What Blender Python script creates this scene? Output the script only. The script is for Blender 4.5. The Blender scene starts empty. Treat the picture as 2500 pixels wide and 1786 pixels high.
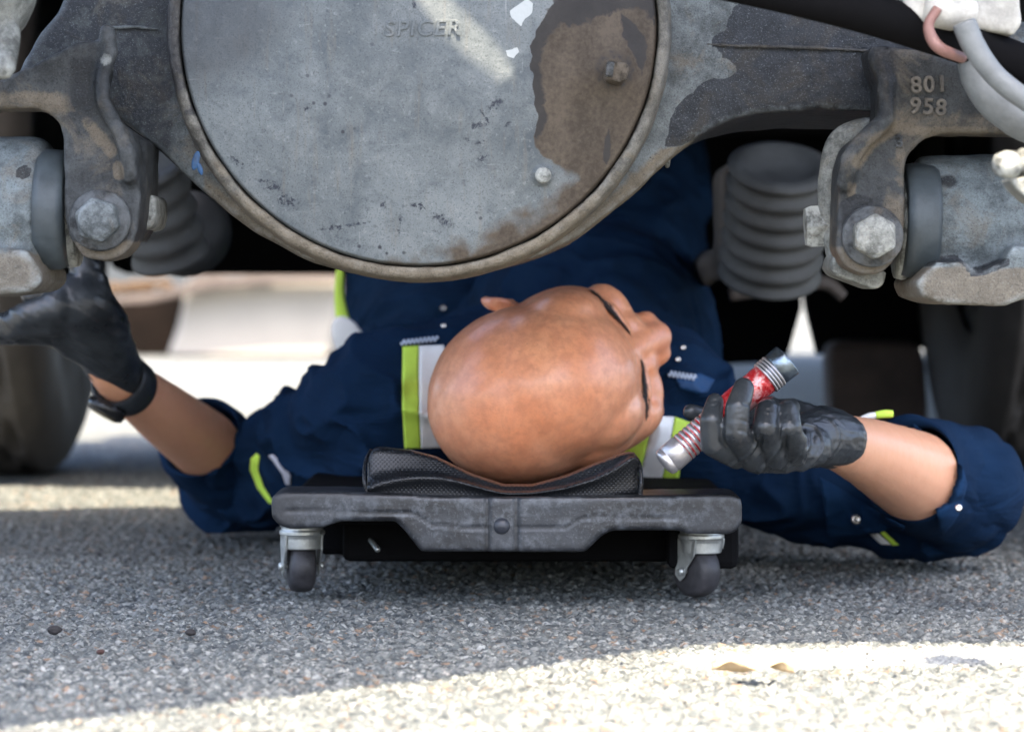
import bpy, bmesh, math, random
import numpy as np
from mathutils import Vector, Matrix
from mathutils.bvhtree import BVHTree
from mathutils.geometry import delaunay_2d_cdt, tessellate_polygon

random.seed(7); rng = np.random.default_rng(7)
sc = bpy.context.scene
C = sc.collection

# ------------------------------------------------------------------ camera, sky, sun
F = 7150.0; CH = 0.262; HY = 700.0          # focal length in photo pixels, eye height, horizon row
def P(px, py, D): return Vector(((px-1250)/F*D, D, CH-(py-HY)/F*D))
def S(D): return F/D                          # photo pixels per metre at depth D

cd = bpy.data.cameras.new('camera'); cam = bpy.data.objects.new('camera', cd); C.objects.link(cam)
cam.location = (0, 0, CH); cam.rotation_euler = (math.pi/2, 0, 0)
cd.sensor_width = 36; cd.lens = F/2500*36; cd.shift_y = (HY-893)/2500
cd.clip_start = 0.05; cd.clip_end = 1500
cd.dof.use_dof = True; cd.dof.focus_distance = 2.30; cd.dof.aperture_fstop = 7.5
sc.camera = cam

SUN_EL = math.radians(63); SUN_AZ = math.radians(10)      # sun behind the camera, a little to the right
sd = Vector((math.sin(SUN_AZ)*math.cos(SUN_EL), -math.cos(SUN_AZ)*math.cos(SUN_EL), math.sin(SUN_EL)))  # towards the sun
w = bpy.data.worlds.new('World'); sc.world = w; w.use_nodes = True
nt = w.node_tree; nt.nodes.clear()
sky = nt.nodes.new('ShaderNodeTexSky'); sky.sky_type = 'NISHITA'; sky.sun_disc = False
sky.sun_elevation = SUN_EL; sky.sun_rotation = math.atan2(sd.x, sd.y)
sky.air_density = 0.75; sky.dust_density = 4.0; sky.ozone_density = 1.2
bg = nt.nodes.new('ShaderNodeBackground'); bg.inputs[1].default_value = 0.15
wo = nt.nodes.new('ShaderNodeOutputWorld')
nt.links.new(sky.outputs[0], bg.inputs[0]); nt.links.new(bg.outputs[0], wo.inputs[0])
sl = bpy.data.lights.new('sun', 'SUN'); sl.energy = 2.5; sl.angle = math.radians(0.5); sl.color = (1.0, 0.86, 0.66)
so = bpy.data.objects.new('sun', sl); C.objects.link(so)
so.rotation_euler = sd.to_track_quat('Z', 'Y').to_euler()
sc.view_settings.view_transform = 'Standard'; sc.view_settings.look = 'None'
sc.view_settings.exposure = 2.8; sc.view_settings.gamma = 1.0

# ------------------------------------------------------------------ numpy noise
def _h(i, j, k, s):
    n = (i.astype(np.int64)*374761393 + j.astype(np.int64)*668265263 + k.astype(np.int64)*2147483647 + s*974634777) & 0xffffffff
    n = ((n ^ (n >> 13))*1274126177) & 0xffffffff
    n = (n ^ (n >> 16)) & 0xffffffff
    return n/4294967295.0
def vnoise(p, s=0):
    f = np.floor(p); t = p-f; t = t*t*(3-2*t); i = f.astype(np.int64)
    r = 0
    for a in (0, 1):
        wa = t[:, 0] if a else 1-t[:, 0]
        for b in (0, 1):
            wb = t[:, 1] if b else 1-t[:, 1]
            for c in (0, 1):
                wc = t[:, 2] if c else 1-t[:, 2]
                r = r + wa*wb*wc*_h(i[:, 0]+a, i[:, 1]+b, i[:, 2]+c, s)
    return r
def fbm(p, o=4, s=0):
    r = 0; a = .5; t = 0
    for k in range(o):
        r = r+a*vnoise(p*2**k+17.3*k, s+k); t += a; a *= .5
    return r/t

# ------------------------------------------------------------------ node helpers
class G:
    def __init__(self, name, rough=.6, spec=.4, metal=0.):
        self.m = bpy.data.materials.new(name); self.m.use_nodes = True
        self.t = self.m.node_tree; self.b = self.t.nodes['Principled BSDF']
        self.b.inputs['Roughness'].default_value = rough; self.b.inputs['Metallic'].default_value = metal
        self.b.inputs['Specular IOR Level'].default_value = spec
        self.tc = self.t.nodes.new('ShaderNodeTexCoord')
    def n(self, k): return self.t.nodes.new(k)
    def l(self, a, b):
        if isinstance(a, (int, float)): b.default_value = a
        elif isinstance(a, (tuple, list)): b.default_value = tuple(a)+(1,)*(len(b.default_value)-len(a))
        else: self.t.links.new(a, b)
        return b
    def vec(self, sc=(1, 1, 1), loc=(0, 0, 0), rot=(0, 0, 0)):
        m = self.n('ShaderNodeMapping'); self.l(self.tc.outputs['Object'], m.inputs[0])
        m.inputs['Scale'].default_value = sc; m.inputs['Location'].default_value = loc; m.inputs['Rotation'].default_value = rot
        return m.outputs[0]
    def noise(self, s, d=4, r=.55, v=None, dist=0):
        k = self.n('ShaderNodeTexNoise'); k.inputs['Scale'].default_value = s; k.inputs['Detail'].default_value = d
        k.inputs['Roughness'].default_value = r; k.inputs['Distortion'].default_value = dist
        self.l(v or self.tc.outputs['Object'], k.inputs['Vector']); return k.outputs['Fac']
    def vor(self, s, v=None, out='Distance', feat='F1', rnd=1):
        k = self.n('ShaderNodeTexVoronoi'); k.feature = feat; k.inputs['Scale'].default_value = s
        k.inputs['Randomness'].default_value = rnd
        self.l(v or self.tc.outputs['Object'], k.inputs['Vector']); return k.outputs[out]
    def ramp(self, f, a, b, ca=0., cb=1.):
        k = self.n('ShaderNodeMapRange'); k.clamp = True; self.l(f, k.inputs[0])
        k.inputs[1].default_value = a; k.inputs[2].default_value = b; k.inputs[3].default_value = ca; k.inputs[4].default_value = cb
        return k.outputs[0]
    def mix(self, f, a, b, mode='MIX'):
        k = self.n('ShaderNodeMix'); k.data_type = 'RGBA'; k.blend_type = mode
        self.l(f, k.inputs[0]); self.l(a, k.inputs[6]); self.l(b, k.inputs[7]); return k.outputs[2]
    def ma(self, op, a, b=0.):
        k = self.n('ShaderNodeMath'); k.operation = op; self.l(a, k.inputs[0]); self.l(b, k.inputs[1]); return k.outputs[0]
    def at(self, name):
        k = self.n('ShaderNodeAttribute'); k.attribute_name = name; return k.outputs['Fac']
    def bump(self, h, dist=.001, st=1., prev=None):
        k = self.n('ShaderNodeBump'); k.inputs['Distance'].default_value = dist; k.inputs['Strength'].default_value = st
        self.l(h, k.inputs['Height'])
        if prev: self.l(prev, k.inputs['Normal'])
        return k.outputs[0]
    def fin(self, col=None, rough=None, nrm=None):
        if col is not None: self.l(col, self.b.inputs['Base Color'])
        if rough is not None: self.l(rough, self.b.inputs['Roughness'])
        if nrm is not None: self.l(nrm, self.b.inputs['Normal'])
        return self.m

# ------------------------------------------------------------------ mesh helpers
def bm_new(): return bmesh.new()
def mesh_from(verts, faces, smooth=True):
    me = bpy.data.meshes.new('m'); me.from_pydata([tuple(v) for v in verts], [], [tuple(f) for f in faces])
    me.update()
    if smooth: me.shade_smooth()
    return me
def bm_mesh(bm, smooth=True, fix=True):
    if fix: bmesh.ops.recalc_face_normals(bm, faces=bm.faces)
    me = bpy.data.meshes.new('m'); bm.to_mesh(me); bm.free()
    if smooth: me.shade_smooth()
    return me
def thing(name, loc, label, cat, group=None):
    o = bpy.data.objects.new(name, None); C.objects.link(o); o.location = loc
    o.empty_display_size = .1
    o['label'] = label; o['category'] = cat
    if group: o['group'] = group
    return o
def wloc(o):
    v = Vector((0, 0, 0))
    while o: v += o.location; o = o.parent
    return v
def put(name, me, mat, parent=None, label=None, mods=None):
    o = bpy.data.objects.new(name, me); C.objects.link(o)
    if parent:
        me.transform(Matrix.Translation(-wloc(parent))); o.parent = parent
    me.name = name
    if mat: me.materials.clear(); me.materials.append(mat)
    if label: o['label'] = label
    return o
def evald(me, mods):
    """run modifiers (type, settings) on a mesh and return the result"""
    o = bpy.data.objects.new('tmp', me); C.objects.link(o)
    for t, s in mods:
        m = o.modifiers.new(t, t)
        for k, v in s.items(): setattr(m, k, v)
    dg = bpy.context.evaluated_depsgraph_get(); dg.update()
    r = bpy.data.meshes.new_from_object(o.evaluated_get(dg))
    bpy.data.objects.remove(o); bpy.data.meshes.remove(me)
    return r
def remesh(bm, vox, it=6, fac=.5):
    me = evald(bm_mesh(bm), [('REMESH', dict(mode='VOXEL', voxel_size=vox, use_smooth_shade=True)),
                             ('SMOOTH', dict(iterations=it, factor=fac))])
    me.shade_smooth(); return me
def co(me):
    a = np.empty(len(me.vertices)*3); me.vertices.foreach_get('co', a); return a.reshape(-1, 3)
def nrm(me):
    a = np.empty(len(me.vertices)*3); me.vertex_normals.foreach_get('vector', a); return a.reshape(-1, 3)
def setco(me, a): me.vertices.foreach_set('co', a.ravel()); me.update()
def attr(me, name, vals):
    a = me.attributes.new(name, 'FLOAT', 'POINT'); a.data.foreach_set('value', np.clip(vals, 0, 1).astype(np.float32))
def capsule(bm, a, b, ra, rb, seg=18, capr=5):
    a = Vector(a); b = Vector(b); d = b-a
    if d.length < 1e-6: d = Vector((0, 0, 1e-5))
    z = d.normalized(); q = z.to_track_quat('Z', 'Y')
    rings = []
    for i in range(capr+1):
        t = -math.pi/2+math.pi/2*i/capr
        rings.append((a+z*ra*math.sin(t), ra*math.cos(t)))
    for i in range(capr+1):
        t = math.pi/2*i/capr
        rings.append((b+z*rb*math.sin(t), rb*math.cos(t)))
    vs = []
    for c, r in rings:
        if r < 1e-5: vs.append([bm.verts.new(c)]); continue
        vs.append([bm.verts.new(c+q @ Vector((r*math.cos(2*math.pi*k/seg), r*math.sin(2*math.pi*k/seg), 0))) for k in range(seg)])
    for i in range(len(vs)-1):
        A, B = vs[i], vs[i+1]
        for k in range(seg):
            k2 = (k+1) % seg
            if len(A) == 1: bm.faces.new((A[0], B[k2], B[k]))
            elif len(B) == 1: bm.faces.new((A[k], A[k2], B[0]))
            else: bm.faces.new((A[k], A[k2], B[k2], B[k]))
def chain(bm, pts):                            # pts: (world Vector, radius)
    for (a, ra), (b, rb) in zip(pts, pts[1:]): capsule(bm, a, b, ra, rb)
def pc(px, py, D, r): return (P(px, py, D), r/S(D))
def ell(bm, c, s, M=None, sub=3):
    T = Matrix.Translation(Vector(c)) @ (M.to_4x4() if M else Matrix.Identity(4)) @ Matrix.Diagonal((s[0], s[1], s[2], 1))
    bmesh.ops.create_icosphere(bm, subdivisions=sub, radius=1, matrix=T)
def prism(bm, poly, D0, y0, y1, px=True):
    """polygon in photo pixels at depth D0, extruded from depth y0 to y1"""
    pts = [P(x, y, D0) for x, y in poly] if px else [Vector((x, 0, z)) for x, z in poly]
    a = [bm.verts.new((p.x, y0, p.z)) for p in pts]; b = [bm.verts.new((p.x, y1, p.z)) for p in pts]
    n = len(pts)
    tri = tessellate_polygon([[Vector((p.x, p.z, 0)) for p in pts]])
    for t in tri:
        bm.faces.new([a[i] for i in t]); bm.faces.new([b[i] for i in reversed(t)])
    for i in range(n): bm.faces.new((a[i], b[i], b[(i+1) % n], a[(i+1) % n]))
def box(bm, c, s, M=None):
    T = Matrix.Translation(Vector(c)) @ (M.to_4x4() if M else Matrix.Identity(4)) @ Matrix.Diagonal((s[0], s[1], s[2], 1))
    bmesh.ops.create_cube(bm, size=1, matrix=T)
def lathe(bm, prof, M, seg=48, close=False):
    """prof: (radius, height) revolved round local z; M maps local to world"""
    vs = []
    for r, h in prof:
        if r < 1e-6: vs.append([bm.verts.new(M @ Vector((0, 0, h)))]); continue
        vs.append([bm.verts.new(M @ Vector((r*math.cos(2*math.pi*k/seg), r*math.sin(2*math.pi*k/seg), h))) for k in range(seg)])
    for i in range(len(vs)-1):
        A, B = vs[i], vs[i+1]
        for k in range(seg):
            k2 = (k+1) % seg
            if len(A) == 1 and len(B) == 1: continue
            if len(A) == 1: bm.faces.new((A[0], B[k], B[k2]))
            elif len(B) == 1: bm.faces.new((A[k2], A[k], B[0]))
            else: bm.faces.new((A[k], B[k], B[k2], A[k2]))
def axisM(loc, d):
    return Matrix.Translation(Vector(loc)) @ Vector(d).normalized().to_track_quat('Z', 'Y').to_matrix().to_4x4()
def cat(pts, n=8):
    """Catmull-Rom through tuples"""
    P_ = [np.array(p, float) for p in pts]; P_ = [2*P_[0]-P_[1]]+P_+[2*P_[-1]-P_[-2]]; out = []
    for i in range(1, len(P_)-2):
        for k in range(n):
            t = k/n; a, b, c, d = P_[i-1:i+3]
            out.append(.5*((2*b)+(c-a)*t+(2*a-5*b+4*c-d)*t*t+(3*b-a-3*c+d)*t**3))
    out.append(P_[-2]); return out
def tube(bm, pts, seg=14):
    """smooth tube through (world Vector, radius)"""
    q = cat([(p.x, p.y, p.z, r) for p, r in pts]); V = [Vector(a[:3]) for a in q]; R = [a[3] for a in q]
    up = Vector((0, 0, 1)); rings = []
    T0 = (V[1]-V[0]).normalized(); nrm_ = T0.orthogonal().normalized()
    for i, v in enumerate(V):
        T = (V[min(i+1, len(V)-1)]-V[max(i-1, 0)]).normalized()
        nrm_ = (nrm_-T*nrm_.dot(T)).normalized(); bn = T.cross(nrm_)
        rings.append([bm.verts.new(v+(nrm_*math.cos(2*math.pi*k/seg)+bn*math.sin(2*math.pi*k/seg))*R[i]) for k in range(seg)])
    for A, B in zip(rings, rings[1:]):
        for k in range(seg): bm.faces.new((A[k], A[(k+1) % seg], B[(k+1) % seg], B[k]))
    bm.faces.new(list(reversed(rings[0]))); bm.faces.new(rings[-1])
def inpoly(x, y, poly):
    r = np.zeros(x.shape, bool); n = len(poly)
    for i in range(n):
        x1, y1 = poly[i]; x2, y2 = poly[(i+1) % n]
        if y1 == y2: continue
        c = ((y1 > y) != (y2 > y)) & (x < (x2-x1)*(y-y1)/(y2-y1)+x1); r ^= c
    return r
def pdist(x, y, poly, closed=True):
    d = np.full(x.shape, 1e9); n = len(poly)
    for i in range(n if closed else n-1):
        x1, y1 = poly[i]; x2, y2 = poly[(i+1) % n]; dx, dy = x2-x1, y2-y1
        t = np.clip(((x-x1)*dx+(y-y1)*dy)/(dx*dx+dy*dy+1e-9), 0, 1)
        d = np.minimum(d, np.hypot(x-x1-t*dx, y-y1-t*dy))
    return d
def sdpoly(x, y, poly):                        # positive inside, in pixels
    return np.where(inpoly(x, y, poly), 1, -1)*pdist(x, y, poly)
def pxof(a, D):                                # world coordinates -> flat pixel plane at depth D (for painting masks)
    return 1250+a[:, 0]*F/D, HY-(a[:, 2]-CH)*F/D
def soft(sd_, wdt): return np.clip(.5+sd_/(2*wdt), 0, 1)
def patch(poly, D0, bvh, off, thick, step=8, yfrom=1.5, fold=0.):
    """cloth or tape patch lying on a surface: outline in pixels at depth D0, dropped straight back (+y) on the surface"""
    x0 = min(p[0] for p in poly); x1 = max(p[0] for p in poly); y0 = min(p[1] for p in poly); y1 = max(p[1] for p in poly)
    bp = []
    for i in range(len(poly)):
        a = Vector(poly[i]); b = Vector(poly[(i+1) % len(poly)]); n = max(1, int((b-a).length/step))
        for k in range(n): bp.append(a.lerp(b, k/n))
    gx, gy = np.meshgrid(np.arange(x0+step/2, x1, step), np.arange(y0+step/2, y1, step)); gx = gx.ravel(); gy = gy.ravel()
    ok = inpoly(gx, gy, poly) & (pdist(gx, gy, poly) > step*.55)
    nb = len(bp); pts = bp+[Vector((a, b)) for a, b in zip(gx[ok], gy[ok])]
    v2, e, f, *_ = delaunay_2d_cdt(pts, [], [list(range(nb))], 1, 1e-4)
    V = []; Y = []
    for q in v2:
        p = P(q[0], q[1], D0); hit = bvh.ray_cast(Vector((p.x, yfrom, p.z)), Vector((0, 1, 0)))
        Y.append(hit[0].y if hit[0] else None); V.append(p)
    kn = [(V[i].x, V[i].z, Y[i]) for i in range(len(V)) if Y[i] is not None]
    if not kn: print('PATCH MISS', poly[0]); kn = [(V[0].x, V[0].z, D0)]
    ka = np.array(kn)
    for i in range(len(V)):
        if Y[i] is None: Y[i] = ka[np.argmin((ka[:, 0]-V[i].x)**2+(ka[:, 1]-V[i].z)**2), 2]
    n = len(V)
    vs = [(V[i].x, Y[i]-off-thick, V[i].z) for i in range(n)]+[(V[i].x, Y[i]-off, V[i].z) for i in range(n)]
    fs = [tuple(t) for t in f]+[tuple(i+n for i in reversed(t)) for t in f]
    for i in range(nb): j = (i+1) % nb; fs.append((j, i, i+n, j+n))
    me = mesh_from(vs, fs)
    bm = bmesh.new(); bm.from_mesh(me); bmesh.ops.recalc_face_normals(bm, faces=bm.faces); bm.to_mesh(me); bm.free(); me.shade_smooth()
    return me
def text_mesh(s, size, ext, bev, loc, M=None, shear=0):
    cu = bpy.data.curves.new('t', 'FONT'); cu.body = s; cu.size = size; cu.extrude = ext; cu.bevel_depth = bev
    cu.bevel_resolution = 1; cu.align_x = 'CENTER'; cu.align_y = 'CENTER'; cu.shear = shear; cu.space_character = 1.15
    o = bpy.data.objects.new('t', cu); C.objects.link(o); dg = bpy.context.evaluated_depsgraph_get(); dg.update()
    me = bpy.data.meshes.new_from_object(o.evaluated_get(dg)); bpy.data.objects.remove(o); bpy.data.curves.remove(cu)
    me.transform(Matrix.Translation(loc) @ (M or Matrix.Identity(4)) @ Matrix.Rotation(math.pi/2, 4, 'X'))
    return me

def rough_up(me, amp=.0012, f=60, s=1):
    a = co(me); setco(me, a+nrm(me)*((fbm(a*f, 4, s)-.5)*amp*2)[:, None]); return me

# ------------------------------------------------------------------ materials
def m_grime(name, base=(.25, .27, .28), dark=(.05, .05, .055), tan=(.30, .26, .21), rough=.62, bs=1.0, tanlow=.0, pit=1.):
    """dirty cast metal: attributes dark / tan / pale paint stains of their own shape, dark also some shade"""
    g = G(name, min(.85, rough+.12), .16)
    n1 = g.noise(9*bs, 6, .65); n2 = g.noise(60*bs, 5, .7); n3 = g.noise(320*bs, 3, .7); n4 = g.noise(28*bs, 6, .7, g.vec(loc=(3, 1, 2)), .6)
    c = g.mix(g.ramp(n1, .38, .62), tuple(x*.58 for x in base), tuple(x*1.2 for x in base))
    c = g.mix(g.ramp(n2, .46, .62, 0, .6), c, tuple(min(1, x*1.7) for x in base)); c = g.mix(g.ramp(n2, .46, .34, 0, .6), c, tuple(x*.45 for x in base))
    c = g.mix(g.ramp(n4, .52, .66, 0, .55), c, tan)
    c = g.mix(g.ramp(n3, .60, .70, 0, .5*pit), c, dark)
    tm = g.ramp(g.ma('ADD', g.at('tan'), g.ma('MULTIPLY', g.ma('SUBTRACT', n4, .5), .9)), .40, .62)
    tc_ = g.mix(g.ramp(n2, .35, .65), tuple(x*.72 for x in tan), tuple(x*1.12 for x in tan))
    c = g.mix(tm, c, tc_)
    n6 = g.noise(850, 4, .75)
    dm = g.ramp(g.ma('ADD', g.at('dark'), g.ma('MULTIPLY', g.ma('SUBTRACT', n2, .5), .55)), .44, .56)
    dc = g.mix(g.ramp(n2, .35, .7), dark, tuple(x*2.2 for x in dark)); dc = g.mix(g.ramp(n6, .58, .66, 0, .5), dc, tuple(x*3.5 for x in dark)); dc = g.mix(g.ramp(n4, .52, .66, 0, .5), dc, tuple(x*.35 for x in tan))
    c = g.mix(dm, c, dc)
    pm = g.ramp(g.ma('ADD', g.at('pale'), g.ma('MULTIPLY', g.ma('SUBTRACT', n2, .5), .6)), .45, .55)
    c = g.mix(pm, c, (.18, .19, .18))
    c = g.mix(g.ramp(n6, .57, .68, 0, .45), c, tuple(min(1, x*2.1+.01) for x in base)); c = g.mix(g.ramp(n6, .46, .36, 0, .7), c, tuple(x*.3 for x in base))
    v = g.vor(140*bs, out='Distance')
    sp = g.ma('MULTIPLY', g.ramp(v, .10, .05), g.ramp(n2, .5, .6))
    c = g.mix(g.ma('MULTIPLY', sp, .8*pit), c, tuple(x*.7 for x in dark))
    ge = g.n('ShaderNodeNewGeometry'); pt = g.ma('MULTIPLY', g.ramp(ge.outputs['Pointiness'], .515, .58), g.ramp(n2, .40, .58)); c = g.mix(g.ma('MULTIPLY', pt, .75), c, tuple(min(1, x*2.6+.03) for x in base))
    bmp = g.bump(n3, .0012, .8); bmp = g.bump(n2, .004, .35, bmp); bmp = g.bump(n4, .006, .25, bmp)
    r = g.ramp(dm, 0, 1, rough, rough*.72)
    return g.fin(c, r, bmp)
def m_plain(name, col, rough=.5, metal=0., var=.25, s=40, bump=.3, spec=.4, bd=.002):
    g = G(name, rough, spec, metal); n = g.noise(s, 5, .65); n2 = g.noise(s*6, 3, .6)
    c = g.mix(g.ramp(n, .3, .7), tuple(x*(1-var) for x in col), tuple(min(1, x*(1+var)) for x in col))
    c = g.mix(g.ramp(n2, .55, .75, 0, var), c, tuple(x*.6 for x in col))
    return g.fin(c, g.ramp(n, .3, .7, rough*.8, min(1, rough*1.15)), g.bump(n2, bd*.3, bump, g.bump(n, bd, bump)))
M_HOUS = m_grime('axle_housing_metal', (.098, .110, .112), (.014, .016, .019), (.135, .115, .085))
M_HOUS2 = m_grime('seam_metal', (.05, .05, .048), (.014, .016, .019), (.11, .09, .065))
M_RIM = m_grime('axle_rim_metal', (.115, .110, .095), (.02, .02, .021), (.160, .135, .098), bs=1.4)
M_BRK = m_grime('bracket_metal', (.036, .039, .040), (.010, .011, .012), (.125, .105, .078), rough=.46)
M_BUSH = m_grime('torque_rod_metal', (.105, .122, .125), (.016, .018, .020), (.135, .12, .095), bs=1.2)
M_GREY = m_grime('fitting_metal', (.16, .165, .15), (.03, .03, .03), (.20, .18, .14), bs=1.3, pit=.5)
M_PALEM = m_plain('sunlit_pale_metal', (.36, .35, .31), .6, 0, .45, 40, .4)  # lighter colour stands in for sunlight on fittings that sit in shade
M_RNUM = m_plain('worn_cast_number', (.10, .09, .075), .6, 0, .5, 90, .3)
M_BLACK = m_plain('black_underbody', (.005, .005, .0055), .95, 0, .3, 12, .4, spec=.04)
M_RUB = m_plain('dark_rubber', (.02, .022, .023), .6, 0, .35, 30, .4)
M_RING = m_plain('rubber_ring', (.042, .052, .056), .5, 0, .35, 30, .35)
M_TYRE = m_plain('tyre_rubber', (.062, .057, .052), .75, 0, .4, 14, .5)
M_HOSE = m_plain('hose_rubber', (.14, .15, .15), .5, 0, .35, 25, .4)
M_PINK = m_plain('pink_hose_rubber', (.20, .105, .088), .5, 0, .25, 35, .4)
M_BELL = m_plain('bellows_rubber', (.055, .058, .057), .7, 0, .35, 22, .3)

def cover_mat():
    g = G('cover_paint', .55, .25)
    n1 = g.noise(7, 6, .6); n2 = g.noise(38, 6, .68, None, .4); n3 = g.noise(260, 4, .7); n5 = g.noise(900, 2, .6)
    st = g.noise(30, 5, .65, g.vec((6, 1, .5)))
    c = g.mix(g.ramp(n1, .32, .68), (.082, .094, .098), (.170, .188, .190))
    c = g.mix(g.ramp(n2, .5, .68, 0, .5), c, (.20, .212, .21))
    c = g.mix(g.ramp(n2, .48, .32, 0, .6), c, (.052, .064, .074))
    c = g.mix(g.ramp(st, .56, .72, 0, .4), c, (.15, .125, .092))
    c = g.mix(g.ramp(n5, .54, .66, 0, .6), c, (.042, .050, .054)); c = g.mix(g.ramp(g.noise(150, 5, .75, g.vec(loc=(7, 7, 7))), .60, .70, 0, .7), c, (.05, .06, .068))
    c = g.mix(g.ramp(n3, .58, .70, 0, .35), c, (.29, .305, .30))
    # fine scratches
    for a, sc_ in ((.5, (25, 1, 420)), (-.75, (380, 1, 22)), (1.25, (50, 1, 640)), (.15, (30, 1, 500))):
        s = g.noise(1.0, 2, .5, g.vec(sc_, (a*3, 0, 1), (0, a, 0)))
        c = g.mix(g.ma('MULTIPLY', g.ramp(s, .72, .80), .35), c, (.36, .37, .36))
    # chips
    v = g.vor(95, None, 'Distance'); k = g.ma('MULTIPLY', g.ramp(v, .17, .10), g.ramp(g.noise(11, 4, .6, g.vec(loc=(5, 5, 5))), .54, .62))
    c = g.mix(k, c, (.035, .038, .045))
    nz = g.ma('MULTIPLY', g.ma('SUBTRACT', n2, .5), .5)
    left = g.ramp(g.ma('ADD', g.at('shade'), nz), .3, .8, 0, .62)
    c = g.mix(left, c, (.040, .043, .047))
    tm = g.ramp(g.ma('ADD', g.at('tan'), nz), .32, .62)
    tc_ = g.mix(g.ramp(g.ma('ADD', g.ma('MULTIPLY', n3, .45), g.ma('MULTIPLY', g.noise(30, 5, .7, g.vec((1, 1, .4), rot=(0, .5, 0))), .55)), .40, .60), (.048, .038, .028), (.092, .074, .055))
    c = g.mix(tm, c, tc_)
    om = g.ramp(g.ma('ADD', g.at('oil'), g.ma('MULTIPLY', g.ma('SUBTRACT', n3, .5), .75)), .42, .60)
    c = g.mix(om, c, g.mix(n2, (.018, .017, .017), (.05, .046, .042)))
    pm = g.ramp(g.ma('ADD', g.at('pale'), g.ma('MULTIPLY', nz, .6)), .46, .54)
    c = g.mix(pm, c, (.40, .42, .41))
    nc = g.noise(330, 5, .75, g.vec((1, 1, 1), (4, 2, 9), (0, .7, 0)), .8)
    cm = g.ramp(g.ma('ADD', g.ma('MULTIPLY', g.at('chip'), .55), g.ma('MULTIPLY', g.ma('SUBTRACT', nc, .5), 3.0)), .36, .52)
    cm = g.ma('MULTIPLY', cm, g.ramp(g.at('chip'), .02, .25))
    c = g.mix(cm, c, (.034, .038, .05))
    b = g.bump(n3, .0007, .6); b = g.bump(n2, .002, .3, b)
    b = g.bump(g.ma('MULTIPLY', cm, -1.), .0006, .6, b)
    return g.fin(c, g.ramp(tm, 0, 1, .46, .75), b)
M_COVER = cover_mat()

def skin_mat():
    g = G('skin', .42, .45)
    n1 = g.noise(14, 4, .6); n2 = g.noise(90, 4, .65); n3 = g.noise(700, 3, .6); v = g.vor(55, None, 'Distance')
    c = g.mix(g.ramp(n1, .35, .65), (.84, .32, .150), (.92, .42, .225))
    c = g.mix(g.ramp(n2, .42, .62, 0, .32), c, (.50, .17, .085)); c = g.mix(g.ramp(g.noise(260, 3, .6), .52, .68, 0, .22), c, (.50, .19, .10))
    c = g.mix(g.ramp(n3, .5, .72, 0, .09), c, (.36, .13, .07))
    c = g.mix(g.ma('MULTIPLY', g.ramp(v, .045, .02), .55), c, (.26, .09, .05))
    c = g.mix(g.ramp(g.at('scalp'), 0, 1, 0, .30), c, (.27, .13, .085))
    c = g.mix(g.ramp(g.at('brow'), .3, .95, 0, .35), c, (.045, .03, .025))
    c = g.mix(g.ramp(g.at('rosy'), 0, 1, 0, .5), c, (.72, .30, .22))
    c = g.mix(g.ramp(g.at('arm'), 0, 1, 0, .8), c, (.68, .36, .22))
    b = g.bump(n3, .0007, .5); b = g.bump(n2, .0016, .25, b)
    g.b.inputs['Subsurface Weight'].default_value = .12; g.b.inputs['Subsurface Radius'].default_value = (.009, .003, .0015)
    g.b.inputs['Subsurface Scale'].default_value = 1.0
    g.l(g.ramp(g.at('arm'), 0, 1, .5, .06), g.b.inputs['Coat Weight']); g.b.inputs['Coat Roughness'].default_value = .22
    return g.fin(c, g.ramp(n2, .3, .7, .32, .46), b)
M_SKIN = skin_mat()
M_HAIR = m_plain('eyebrow_hair', (.03, .02, .016), .6, 0, .2)
def cloth_mat(k=1., nm='navy_cloth'):
    g = G(nm, .9, .08)
    n1 = g.noise(10, 4, .6); n2 = g.noise(70, 4, .6); t1 = g.noise(1, 1, .5, g.vec((1600, 1600, 500)))
    c = g.mix(g.ramp(n1, .3, .7), (.0035*k, .0135*k, .036*k), (.006*k, .0215*k, .054*k))
    c = g.mix(g.ramp(n2, .5, .7, 0, .35), c, (.008*k, .022*k, .048*k))
    b = g.bump(t1, .0005, .3); b = g.bump(n2, .003, .25, b)
    fn = g.noise(7, 3, .5, g.vec((1.2, 1.2, 3.5), rot=(0, .5, 0)), 1.2); b = g.bump(fn, .02, .35, b)
    return g.fin(c, None, b)
M_CLOTH = cloth_mat(); M_CLOTH2 = cloth_mat(1.55, 'navy_cuff_facing')
def glove_mat():
    g = G('black_nitrile', .30, .5)
    n1 = g.noise(30, 4, .6); n2 = g.noise(14, 5, .65, g.vec((1, 1, 1)), 2.2); n3 = g.noise(600, 2, .5)
    c = g.mix(g.ramp(n1, .4, .7), (.018, .021, .024), (.042, .048, .052))
    c = g.mix(g.ramp(n2, .6, .72, 0, .35), c, (.12, .10, .09))
    b = g.bump(n3, .0003, .25); b = g.bump(g.noise(26, 4, .55, g.vec((1, 1, 1)), 1.6), .002, .4, b)
    return g.fin(c, g.ramp(n1, .3, .7, .25, .40), b)
M_GLOVE = glove_mat()
M_LIME = m_plain('lime_tape', (.60, .86, .10), .7, 0, .06, 60, .1)
M_SILV = m_plain('reflective_tape', (.86, .86, .84), .45, 0, .04, 60, .1, spec=.7)
M_SNAP = m_plain('snap_metal', (.75, .72, .68), .25, .9, .1)
M_BLUE = m_plain('patch_blue', (.008, .05, .14), .7, 0, .2)
M_THREAD = m_plain('white_thread', (.45, .52, .62), .6, 0, .15)
M_WHITE = m_plain('white_tag', (.55, .55, .62), .6, 0, .15)
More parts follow.
